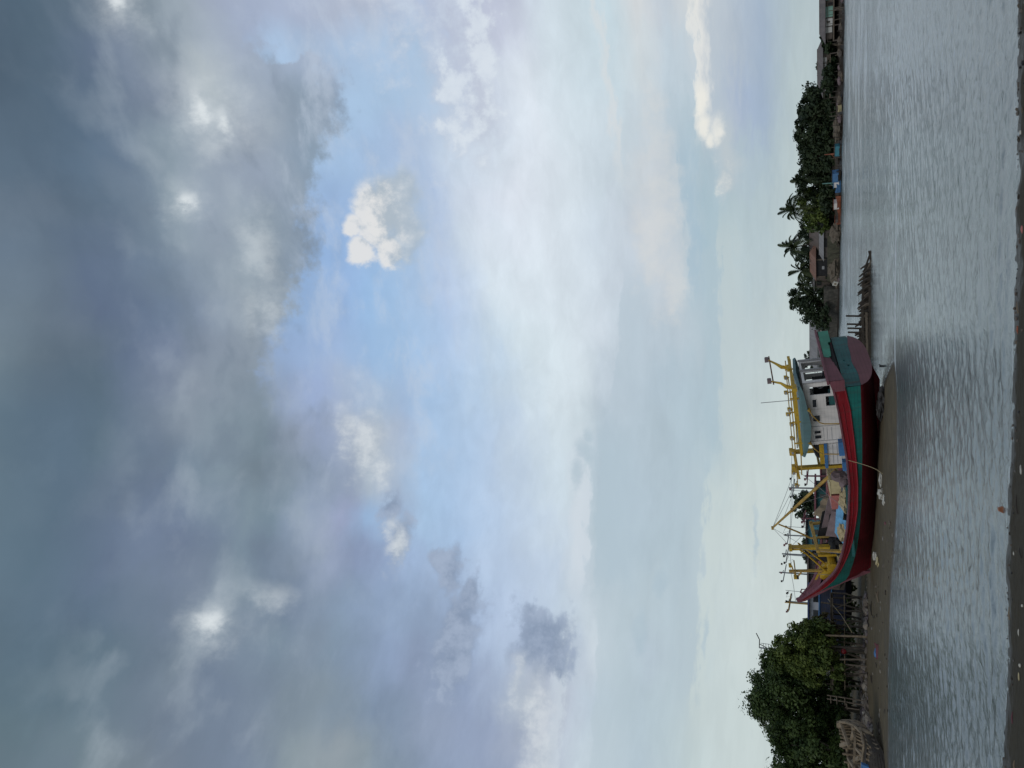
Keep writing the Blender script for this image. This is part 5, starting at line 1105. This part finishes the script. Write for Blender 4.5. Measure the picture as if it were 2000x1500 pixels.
for i in range(16):
    mb = MB(); a = g.uniform(0, 6.28); q = g.uniform(.1, .95)
    mb.lump((1.25 * q * math.cos(a), -.55 - .3 * g.random(), zz * .55 + q * .5 * math.sin(a)), (.13, .13, .11), 1, .1, i); mb.build('float', M['yellow'], t)

# ================================================================== left bank
g = random.Random(8)
cl = []
for i in range(30):
    x = -12.5 - i * .95; y = 73 + g.uniform(-2, 3); cl.append((np.array((x, y, 1.9 + g.random() * .5)), np.array((1.3, 1.3, 1.2 + g.random() * .5))))
for i in range(26):
    x = -19.5 - i * .7; y = 65 + g.uniform(-1, 1); cl.append((np.array((x, y, 1.75 + g.random() * .5)), np.array((1.0, 1.0, 1.0 + g.random() * .4))))
tag(leafcloud('undergrowth', cl, 12000, 0.22, LEAF[0], None, 8, 51), kind='stuff')
# rubble line along the top of the mud
STONE = [mat('rubble_grey', (0.17, 0.155, 0.14), 0.9, 0.3, 3.0, 0.4), mat('rubble_brown', (0.115, 0.095, 0.078), 0.9, 0.3, 3.0, 0.4), mat('rubble_pale', (0.20, 0.175, 0.145), 0.9, 0.25, 3.0, 0.4), mat('rubble_mauve', (0.12, 0.10, 0.105), 0.9, 0.3, 3.0, 0.4)]
for i in range(120):
    y = 1150 + 290 * i / 120 + g.uniform(-3, 3); Y = 60.5 + g.uniform(-3.2, 2.2) + (1300 - y) * .004; x = (750 - y) / FPX * Y * .925
    r = g.choice((.10, .14, .18, .22, .30)) ; z = bh(x, Y)
    mb = MB(); mb.lump((0, 0, 0), (r * g.uniform(1, 1.7), r, r * g.uniform(.55, .9)), 2, .45, i, 1.9)
    o = mb.build('rubble_stone', STONE[i % 4]); o.location = (x, Y, z + r * .25); o.rotation_euler = (0, 0, g.uniform(0, 6))
    tag(o, 'small rough stone in the rubble line along the top of the mud bank', 'stone', 'rubble stones along the mud bank')
for i in range(40):
    y = 1385 + g.uniform(0, 75); Y = 56.5 + g.uniform(-3.5, 3); x = (750 - y) / FPX * Y * .925
    r = g.choice((.15, .2, .28)); z = bh(x, Y)
    mb = MB(); mb.lump((0, 0, 0), (r * 1.5, r, r * .8), 2, .5, i + 200, 1.9)
    o = mb.build('rubble_stone', STONE[(i * 3) % 4 if i % 5 else 3]); o.location = (x, Y, z + r * .3); o.rotation_euler = (0, 0, g.uniform(0, 6))
    tag(o, 'dark stone heaped under the trees behind the broken hull', 'stone', 'stones heaped behind the broken hull')
# old jetty on poles
def pole(name, x0, x1, y0, y1, Y, r, m, label, cat, group=None, root=True):
    a = atY(x0, y0, Y); b2 = atY(x1, y1, Y); zg = bh(b2[0], Y) - .3
    o = MB().tube([(0, 0, zg - zg), (float(a[0] - b2[0]), 0, float(a[2] - zg))], [r, r * .85], 6).build(name, m)
    o.location = (float(b2[0]), Y, zg); return tag(o, label, cat, group)
JA = atY(1625, 1168, 61.5); JB = atY(1626, 1348, 60.5)
jt = empty('jetty', (JA[0], JA[1], 0), 0, 'old timber jetty on thin poles under the mangroves', 'jetty')
rel = lambda p: (float(p[0] - JA[0]), float(p[1] - JA[1]), float(p[2]))
mb = MB(); mb.beam(rel(JA), rel(JB), .12, .16); mb.beam(np.array(rel(JA)) + (0, 1.6, 0), np.array(rel(JB)) + (0, 1.6, 0), .12, .16); mb.build('edge_beam', M['wood'], jt)
mb = MB()
for i in range(44):
    if i % 7 == 3: continue
    p = np.array(rel(JA)) + (np.array(rel(JB)) - np.array(rel(JA))) * (i + .5) / 44; mb.box(p + (0, .8, .11), (.15, 1.9, .04))
mb.build('decking', M['wood'], jt)
for i in range(9):
    p = np.array(rel(JA)) + (np.array(rel(JB)) - np.array(rel(JA))) * i / 8
    for k, dy in enumerate((0.1, 1.5)):
        q = MB(); q.tube([(p[0] + g.uniform(-.3, .3), dy + g.uniform(-.2, .2), .5), (p[0] + g.uniform(-.08, .08), dy, 1.6), (p[0], dy, p[2] + g.choice((0, 0, .5, .8)))], [.085, .075, .06], 6); q.build('jetty_post', M['wood'] if (i + k) % 3 else M['dark_wood'], jt)
mb = MB()
for i in range(4):
    p = np.array(rel(JA)) + (np.array(rel(JB)) - np.array(rel(JA))) * (i * 2) / 8; q = np.array(rel(JA)) + (np.array(rel(JB)) - np.array(rel(JA))) * (i * 2 + 1) / 8
    mb.beam((p[0], 0, 1.1), (q[0], 0, q[2] - .15), .07)
mb.build('jetty_brace', M['wood'], jt)
mb = MB(); mb.beam((0.3, .02, 1.75), (np.array(rel(JB))[0], -.7, 1.72), .07); mb.build('jetty_rail', M['pale_wood'], jt)
pole('mooring_pole', 1612, 1665, 1241, 1239, 58.5, .075, M['pale_wood'], 'pale bleached pole standing in the rubble in front of the jetty', 'pole')
pole('mooring_pole', 1612, 1662, 1262, 1262, 58.3, .085, M['dark_wood'], 'black tarred pole in the rubble beside the pale one', 'pole')
pole('mooring_pole', 1640, 1668, 1288, 1283, 58.0, .07, M['wood'], 'short grey pole in the rubble under the bright mangrove', 'pole')
pole('mooring_pole', 1645, 1662, 1297, 1297, 58.0, .06, M['wood'], 'shortest grey stump left of the grey pole', 'pole')
mb = MB(); A = atY(1617, 1170, 62); Bq = atY(1664, 1235, 58.4)
mb.tube([A, (A + Bq) / 2 - (0, 0, .12), Bq], .02, 5); tag(mb.build('mooring_line', M['rope']), 'pale mooring line running from the white boat down to the rubble', 'rope')
b = atY(1648, 1272, 59); t = empty('buoy', (b[0], 59, b[2]), 0, 'round dark red float hanging under the jetty', 'buoy')
mb = MB(); mb.lump((0, 0, 0), (.2, .2, .22), 2, .05, 1); mb.build('float_ball', M['red'], t); mb = MB(); mb.tube([(0, 0, .2), (0, 0, .5)], .02, 5); mb.build('lanyard', M['rope'], t)
# bamboo frame
b = atY(1660, 1369, 57.5); zg = bh(b[0], 57.5)
t = empty('bamboo_frame', (b[0], 57.5, zg), 0, 'grey bamboo frame with rungs standing before the dark thicket', 'frame')
h = atY(1615, 1369, 57.5)[2] - zg
for dx in (-.16, .16):
    mb = MB(); mb.tube([(dx, 0, -.2), (dx * .8, .1, h)], .045, 6); mb.build('pole', M['wood'], t)
mb = MB()
for z in (.35, .55, .75, .9): mb.beam((-.35 if z > .5 else -.2, -.05, h * z), (.2, -.05, h * z + .03), .05)
mb.beam((-.5, -.05, h * .2), (-.5, -.05, h * .55), .06); mb.beam((-.2, -.05, h * .52), (-.6, -.05, h * .5), .06); mb.build('rung', M['wood'], t)
# white stone, blue tarps, litter on the bank
def bank_thing(name, x, y, label, cat, rad, m, seed, group=None, amp=.45, Y=None, sub=2):
    z = 0.1
    for _ in range(6): p = atZ(x, y, z); z = bh(p[0], p[1])
    mb = MB(); mb.lump((0, 0, 0), rad, sub, amp, seed, 2.2); o = mb.build(name, m); o.location = (float(p[0]), float(p[1]), z + rad[2] * .5)
    return tag(o, label, cat, group)
bank_thing('white_stone', 1672, 1392, 'small bright white stone at the foot of the dark rubble', 'stone', (.2, .15, .14), M['cloth'], 1)
bank_thing('rag', 1722, 938, 'long dirty white cloth lying against the hull below the thin line', 'cloth', (.4, .14, .09), M['cloth'], 2, None, .6)
bank_thing('rag', 1724, 966, 'crumpled whitest sack on the sand left of the long cloth', 'sack', (.3, .2, .15), M['cloth'], 3, None, .7, None, 3)
bank_thing('rag', 1728, 977, 'small white scrap at the foot of the crumpled sack', 'cloth', (.3, .2, .08), M['cloth'], 13, None, .7)
bank_thing('rag', 1712, 1085, 'off-white bundle on the sand under the bow', 'sack', (.3, .18, .16), M['cloth'], 4, None, .6)
bank_thing('rag', 1716, 1097, 'small cream rag beside the bundle under the bow', 'cloth', (.3, .2, .1), M['cream'], 5, None, .6)
bank_thing('red_can', 1731, 1022, 'small red can lying on the wet mud beside the hull', 'can', (.09, .07, .07), M['maroon'], 6, None, .2)
bank_thing('blue_bag', 1712, 1275, 'crumpled blue bag beside the dark red log on the mud', 'bag', (.3, .2, .1), M['blue'], 7)
bank_thing('blue_tarp', 1652, 1350, 'blue tarp crumpled under the trees near the bamboo frame', 'tarp', (.45, .4, .3), M['blue'], 8, None, .5)
z = bh(-16.5, 49); p = atZ(1713, 1273, .2); mb = MB(); mb.beam((-.42, 0, .05), (.42, .1, .08), .2, .16); mb.beam((.3, 0, .12), (.5, .05, .2), .08); o = mb.build('driftwood_log', M['maroon']); o.location = (float(p[0]), float(p[1]), bh(p[0], p[1])); tag(o, 'dark red squared log stranded on the mud', 'log')
for k, (x, y, L, a, lab) in enumerate(((1703, 1188, .9, .3, 'dark crooked branch on the mud left of the bow'), (1708, 1206, .5, 2.0, 'short dark stick on the mud left of the bow'), (1697, 1215, 1.0, 1.2, 'thin dark branch lying across the mud'), (1716, 1165, .7, .5, 'bleached stick on the mud nearest the bow'), (1704, 1325, .6, .1, 'lone dark stick on the bare mud'), (1718, 1422, .8, 1.0, 'black forked stick near the broken hull'))):
    p = atZ(x, y, .2); z = bh(p[0], p[1]); p = atZ(x, y, z); mb = MB()
    q = [(-L / 2 * math.cos(a), -L / 2 * math.sin(a), .02), (0, .05, .08), (L / 2 * math.cos(a), L / 2 * math.sin(a), .03)]
    mb.tube(q, [.05, .045, .02], 5); mb.tube([(0, .05, .08), (.2, .2, .16)], [.03, .015], 5)
    o = mb.build('driftwood_stick', M['pale_wood'] if k == 3 else M['dark_wood']); o.location = (float(p[0]), float(p[1]), z); tag(o, lab, 'stick')
for i in range(70):
    y = g.uniform(1010, 1480); x = g.uniform(1690, 1733) if y > 1130 else g.uniform(1724, 1745)
    p = atZ(x, y, .12); z = bh(p[0], p[1]); r = g.choice((.04, .06, .09))
    mb = MB(); mb.lump((0, 0, 0), (r * 1.5, r, r * .6), 1, .5, i + 50); o = mb.build('mud_lump', [STONE[1], STONE[0], M['dark_wood'], STONE[2]][i % 4]); o.location = (float(p[0]), float(p[1]), z + .02)
    tag(o, 'small stone or shell scattered on the open mud bank', 'pebble', 'pebbles scattered on the mud bank')
# rocks and an old timber by the stern
WETROCK = mat('wet_black_rock', (0.030, 0.026, 0.024), 0.6, 0.4, 3.0, 0.4)
bank_thing('dark_rock', 1727, 778, 'dark rock heap on the spit just under the stern', 'rock', (.7, .4, .2), WETROCK, 30, None, .5, None, 3)
bank_thing('dark_rock', 1724, 800, 'dark rock in the shade of the hull beside the spit', 'rock', (.6, .4, .2), WETROCK, 31, None, .5, None, 3)
mb = MB(); p = atZ(1726, 715, 0); mb.box((0, 0, .1), (.12, .12, .34)); mb.beam((-.05, 0, .2), (.1, 0, .26), .06); o = mb.build('stump', M['black']); o.location = (float(p[0]), float(p[1]), -.05); tag(o, 'small black stump sticking out of the water off the spit', 'stump')

# ================================================================== broken hull at the lower corner
W_ = [((1641, 1411, 50.6), (1682, 1411, 50.2)), ((1655, 1412, 49.8), (1692, 1420, 49.2)), ((1670, 1418, 48.7), (1700, 1430, 48.2)), ((1684, 1432, 47.2), (1713, 1445, 46.6)), ((1689, 1456, 46.2), (1726, 1470, 45.2)), ((1685, 1490, 45.8), (1735, 1500, 44.2)), ((1683, 1540, 45.8), (1738, 1545, 44.0)), ((1682, 1620, 46.2), (1738, 1620, 44.0)), ((1682, 1720, 46.5), (1738, 1720, 44.2))]
Ftop = [(1640, 1412, 50.8), (1643, 1420, 51.0), (1647, 1432, 51.3), (1652, 1447, 51.5), (1656, 1470, 51.6), (1660, 1500, 51.5), (1660, 1545, 51.4), (1660, 1620, 51.2), (1660, 1720, 51.0)]
o0 = atY(1735, 1460, 46); wr = empty('broken_hull', (o0[0], o0[1], 0), 0, 'skeleton of an old wooden boat with bleached frames at the water edge', 'boat wreck')
def rl3(q): return atY(*q) - np.array((o0[0], o0[1], 0))
near = [(rl3(a), rl3(b2)) for a, b2 in W_]; fart = [rl3(q) for q in Ftop]
def hp(i, v):                          # point on the near side, v 0 rim .. 1 keel
    i0 = min(int(i), len(near) - 2); f = i - i0
    a = near[i0][0] * (1 - f) + near[i0 + 1][0] * f; b2 = near[i0][1] * (1 - f) + near[i0 + 1][1] * f
    p = a + (b2 - a) * v; k = .38 * math.sin(math.pi * v); return p + np.array((.35 * k if i < 3 else 0, -k, 0))
def fp(i, v):
    i0 = min(int(i), len(fart) - 2); f = i - i0; a = fart[i0] * (1 - f) + fart[i0 + 1] * f
    kb = near[i0][1] * (1 - f) + near[i0 + 1][1] * f
    b2 = np.array((a[0], a[1] - .6, kb[2] * .5 + .1)); p = a + (b2 - a) * v; return p + np.array((0, .4 * math.sin(math.pi * v), 0))
ii = np.linspace(0, 8, 41)
pk = MB(); nP = 8
for k in range(nP):
    v0, v1 = k / nP + .006, (k + 1) / nP - .012
    if k == 1: segs = [(0, 14), (24, 40)]
    elif k == 2: segs = [(0, 18), (22, 40)]
    else: segs = [(0, 40)]
    for a, b2 in segs:
        rows = [[hp(ii[j], v0), hp(ii[j], v1), hp(ii[j], v1) + (0, .07, 0), hp(ii[j], v0) + (0, .07, 0)] for j in range(a, b2 + 1)]
        pk.grid(rows, True)
pk.build('hull_planking', M['dark_wood'], wr)
pk = MB()
for k in range(4):
    rows = [[fp(i, k / 5 + .01), fp(i, (k + 1) / 5 - .02), fp(i, (k + 1) / 5 - .02) + (0, .07, 0), fp(i, k / 5 + .01) + (0, .07, 0)] for i in ii]; pk.grid(rows, True)
pk.build('far_planking', M['wood'], wr)
g = random.Random(3)
for j in range(22):
    i = .25 + j * .34; ex = g.uniform(.02, .3)
    pts = [hp(i, -ex / 1.6) + (g.uniform(-.1, .1), .3, 0), hp(i, .0) + (0, .32, 0), hp(i, .35) + (0, .42, 0), hp(i, .8) + (0, .36, 0)]
    q = MB(); q.tube(pts, [.05, .07, .075, .07], 5); q.build('frame_rib', M['pale_wood'] if j % 3 else M['wood'], wr)
for j in range(14):
    i = .4 + j * .52; pts = [fp(i, -g.uniform(.05, .2)) - (0, .12, 0), fp(i, .4) - (0, .12, 0), fp(i, .9) - (0, .12, 0)]
    q = MB(); q.tube(pts, .075, 5); q.build('frame_rib', M['pale_wood'], wr)
gw = MB(); gw.tube([hp(i, 0) + (0, .04, .03) for i in ii], .085, 6); gw.build('gunwale', M['pale_wood'], wr)
gw = MB(); gw.tube([fp(i, 0) + (0, 0, .03) for i in ii], .09, 6); gw.build('gunwale', M['pale_wood'], wr)
for k, (a, b2, r) in enumerate((((1643, 1415, 50.4), (1658, 1458, 48.5), .11), ((1668, 1420, 48.6), (1660, 1455, 49), .10), ((1664, 1418, 48.9), (1672, 1450, 48), .09), ((1642, 1456, 50.5), (1660, 1450, 48.8), .12), ((1670, 1440, 48), (1668, 1490, 47.5), .1), ((1656, 1480, 50), (1668, 1500, 47), .1), ((1662, 1490, 49), (1678, 1480, 46.6), .11), ((1650, 1425, 50.6), (1652, 1445, 50), .07), ((1672, 1462, 47.6), (1684, 1475, 46.2), .09))):
    q = MB(); q.beam(rl3(a), rl3(b2), r * 1.6, r * 1.3); q.build('loose_beam', M['pale_wood'], wr)
q = MB(); q.prism([rl3((1634, 1413, 50.6)), rl3((1634, 1421, 50.6)), rl3((1643, 1421, 50.4)), rl3((1650, 1414, 50.3)), rl3((1643, 1410, 50.5))], (0, .3, 0)); q.build('stem_head', M['pale_wood'], wr)
fl = MB(); fl.grid([[hp(i, .55) + (0, .2, 0), (hp(i, .7) + fp(i, .9)) / 2, fp(i, .8)] for i in ii]); fl.build('floor_boards', M['dark_wood'], wr)
mb = MB(); p = atY(1686, 1497, 45.0); mb.prism([(0, 0, -.3), (.1, 0, .08), (-.5, -.05, .1), (-.9, 0, -.15)], (0, .3, .02)); o = mb.build('blue_tarp', M['blue']); o.location = tuple(float(v) for v in p); tag(o, 'corner of a blue tarp hanging over the rim of the broken hull', 'tarp')

# ================================================================== wreck ribs in the water off the stern
o1 = atZ(1701, 600, 0); rb = empty('sunken_wreck', (o1[0], o1[1], 0), 0, 'dark curved ribs and planks of a sunken boat rising from the water', 'boat wreck')
def wl3(x, y, dy=0.0): return atY(x, y, o1[1] + dy) - np.array((o1[0], o1[1], 0))
prof_y = [493, 505, 520, 535, 548, 565, 600, 640, 700, 760]; prof_x = [1699, 1697, 1690, 1679, 1676, 1678, 1677, 1673, 1672, 1676]
g = random.Random(17)
for j in range(52):
    yb = 506 + j * 4.2 + g.uniform(-2.5, 2.5); xt = np.interp(yb + 14, prof_y, prof_x) + g.uniform(-4, 6); ln = g.uniform(10, 20) if yb < 640 else g.uniform(4, 12); dy = (.0, .5, 1.1, 1.7)[j % 4]
    a = wl3(1707, yb, dy); c = wl3(xt, yb + ln, dy); m = (a + c) / 2 + np.array((.16, 0, -.05))
    q = MB(); q.tube([a, m, c], [.13, .11, .05], 5); q.build('rib', M['dark_wood'] if j % 5 else M['wood'], rb)
for x0, y0, x1, y1, dy, r in ((1700, 494, 1703, 560, 0, .07), (1700, 494, 1688, 530, .3, .06), (1688, 530, 1684, 600, .3, .07), (1700, 560, 1699, 700, -.15, .10), (1684, 600, 1687, 700, -.1, .08), (1692, 610, 1694, 700, -.2, .07), (1680, 640, 1681, 720, 1.2, .08), (1698, 490, 1701, 500, 0, .09)):
    q = MB(); q.beam(wl3(x0, y0, dy), wl3(x1, y1, dy), r * 1.1, r * 2.2); q.build('plank', M['wood'] if x0 == 1692 else M['dark_wood'], rb)
q = MB(); q.grid([[wl3(1706, y, 1.9), wl3(np.interp(y, prof_y, prof_x) + 9, y + 4, 1.9), wl3(np.interp(y, prof_y, prof_x) + 9, y + 4, 2.1), wl3(1706, y, 2.1)] for y in range(520, 760, 12)], True); q.build('side_planking', M['dark_wood'], rb)
for k, (y, xt) in enumerate(((617, 1652), (633, 1654), (641, 1655), (649, 1656))):
    p = wl3(1712, y + 1, .8) + np.array((o1[0], o1[1], 0)); z = wl3(xt, y, .8)
    q = MB(); q.tube([(0, 0, 0), (float(z[0] + o1[0] - p[0]), 0, float(z[2] - p[2]))], [.085, .075], 6); o = q.build('mooring_stake', M['dark_wood']); o.location = tuple(float(v) for v in p)
    tag(o, ('tallest dark stake, standing farthest from the stern among the wreck ribs', 'second dark stake from the far end of the row by the wreck', 'third dark stake in the row by the wreck ribs', 'dark stake nearest the stern in the row by the wreck')[k], 'stake', 'stakes standing by the sunken wreck')

# aerials above the left trees
def aerial(label, ym, xb, xt, ytip, xtip, Y, group='aerials above the mangroves'):
    b2 = atY(1650, ym, Y); zt = atY(xt, ym, Y)[2]; z0 = 1.0; k = Y / 1329.0
    t = empty('tv_aerial', (b2[0], Y, z0), 0, label, 'aerial', group)
    mb = MB(); mb.tube([(0, 0, 0), (0, 0, zt - z0)], .06, 6); mb.build('mast', M['steel'], t)
    dx = (ym - ytip) * k; dz = (xt - xtip) * k; top = zt - z0
    mb = MB(); mb.beam((0, 0, top), (dx * .6, 0, top - .02), .07); mb.beam((dx * .6, 0, top), (dx, 0, top + dz), .08, .06); mb.beam((dx * .25, 0, top - .05), (0, 0, top - .75), .05); mb.build('boom', M['black'], t)
    mb = MB()
    for z in (.35, .55, .75): mb.beam((0, 0, top - z), (dx * .35, 0, top - z + .03), .035)
    mb.beam((dx * .33, 0, top - .9), (dx * .33, 0, top - .1), .03); mb.build('element', M['wire'], t)
aerial('dark angled aerial mast above the bright mangrove', 1287, 1515, 1483, 1263, 1478, 66)
aerial('dark angled aerial mast low over the corner trees', 1466, 1530, 1501, 1447, 1495, 66)
pole('thin_mast', 1556, 1640, 1218, 1218, 69, .03, M['wire'], 'thin bare mast between the white boat and the mangroves', 'mast')

# ================================================================== near shore litter
g = random.Random(23)
SHELL = mat('shell_white', (0.50, 0.48, 0.42), 0.6, 0.1, 8.0); BRICK = mat('worn_brick', (0.33, 0.13, 0.065), 0.85, 0.3, 9.0, 0.3, stain=(.12, .06, .04))
def shore_pt(x, y):
    z = 0.05
    for _ in range(5): p = atZ(x, y, z); z = sh(p[0], p[1])
    return float(p[0]), float(p[1]), z
def litter(name, x, y, rad, m, label, cat, rz=0.0, seed=1, amp=.35, group=None, sub=2):
    p = shore_pt(x, y); mb = MB(); mb.lump((0, 0, 0), rad, sub, amp, seed, 1.8); o = mb.build(name, m); o.location = (p[0], p[1], p[2] + rad[2] * .6); o.rotation_euler = (0, 0, rz); return tag(o, label, cat, group)
litter('shell', 1995, 917, (.085, .02, .014), SHELL, 'longest white shell on the near mud', 'shell', .15, 1)
litter('shell', 1981, 1081, (.03, .018, .012), SHELL, 'small white shell left of the brick on the near mud', 'shell', .3, 2)
litter('shell', 1998, 1183, (.025, .02, .015), SHELL, 'white shell at the very edge of the near mud', 'shell', 0, 3)
litter('shell', 1991, 1235, (.06, .02, .014), SHELL, 'broken white shell pointing along the near shore', 'shell', -.1, 4)
litter('shell', 1991, 1322, (.07, .016, .012), M['cream'], 'slim cream shell on the near mud', 'shell', .05, 5)
litter('shell', 1994, 1300, (.03, .02, .02), SHELL, 'tiny white fragment beside the slim cream shell', 'shell', 0, 6)
litter('shell', 1995, 258, (.035, .03, .02), SHELL, 'white fragment among the debris at the far end of the near shore', 'shell', 0, 7)
p = shore_pt(1964, 996); mb = MB(); mb.prism([(-.06, -.05, 0), (.05, -.05, 0), (.06, -.04, .06), (.03, -.05, .13), (-.03, -.05, .12), (-.065, -.05, .05)], (0, .09, .01)); mb.box((.02, -.05, .04), (.03, .012, .05)); o = mb.build('brick', BRICK); o.location = (p[0], p[1], p[2] - .01); tag(o, 'broken orange brick standing in the shallow water edge', 'brick')
for k, (x, y, L, a, m, lab) in enumerate(((1973, 1198, .22, .05, M['pale_wood'], 'pale straight twig on the near mud'), (1988, 985, .3, .12, M['dark_wood'], 'dark thin twig behind the brick on the near mud'), (1979, 1402, .2, .0, M['maroon'], 'reddish black twig at the water edge of the near mud'), (1983, 1495, .16, .0, M['pale_wood'], 'pale twig in the lower corner of the near mud'), (1995, 1080, .14, .4, M['dark_wood'], 'short black twig behind the small shell'), (1989, 600, .2, .2, M['pale_wood'], 'curved pale twig on the debris of the near shore'))):
    p = shore_pt(x, y); mb = MB(); mb.tube([(-L / 2, -a * L, .012), (0, .01, .02), (L / 2, a * L, .012)], [.012, .012, .006], 5); o = mb.build('twig', m); o.location = p; tag(o, lab, 'twig')
litter('orange_scrap', 1989, 644, (.07, .03, .02), M['orange'], 'orange scrap at the water edge of the near shore', 'scrap', .2, 9)
litter('pink_scrap', 1998, 448, (.06, .04, .02), M['salmon'], 'faded pink scrap among the debris of the near shore', 'scrap', .2, 10)
for i in range(150):
    y = g.uniform(0, 1500); f = np.interp(y, [0, 500, 900, 1000, 1500], [1990, 1988, 1975, 1969, 1963]); x = f + abs(g.gauss(0, 1)) * (7 if y < 700 else 9) - 2
    if x > 2003: continue
    r = g.choice((.008, .012, .016, .024)) * (1.3 if y < 700 else 1)
    litter('pebble', x, y, (r * 1.6, r, r * .7), [M['dark_wood'], STONE[0], STONE[1], STONE[1], M['wood'], M['black']][i % 6], 'small pebble or wood chip strewn along the near water edge', 'pebble', g.uniform(0, 6), i, .4, 'pebbles along the near water edge', 1)
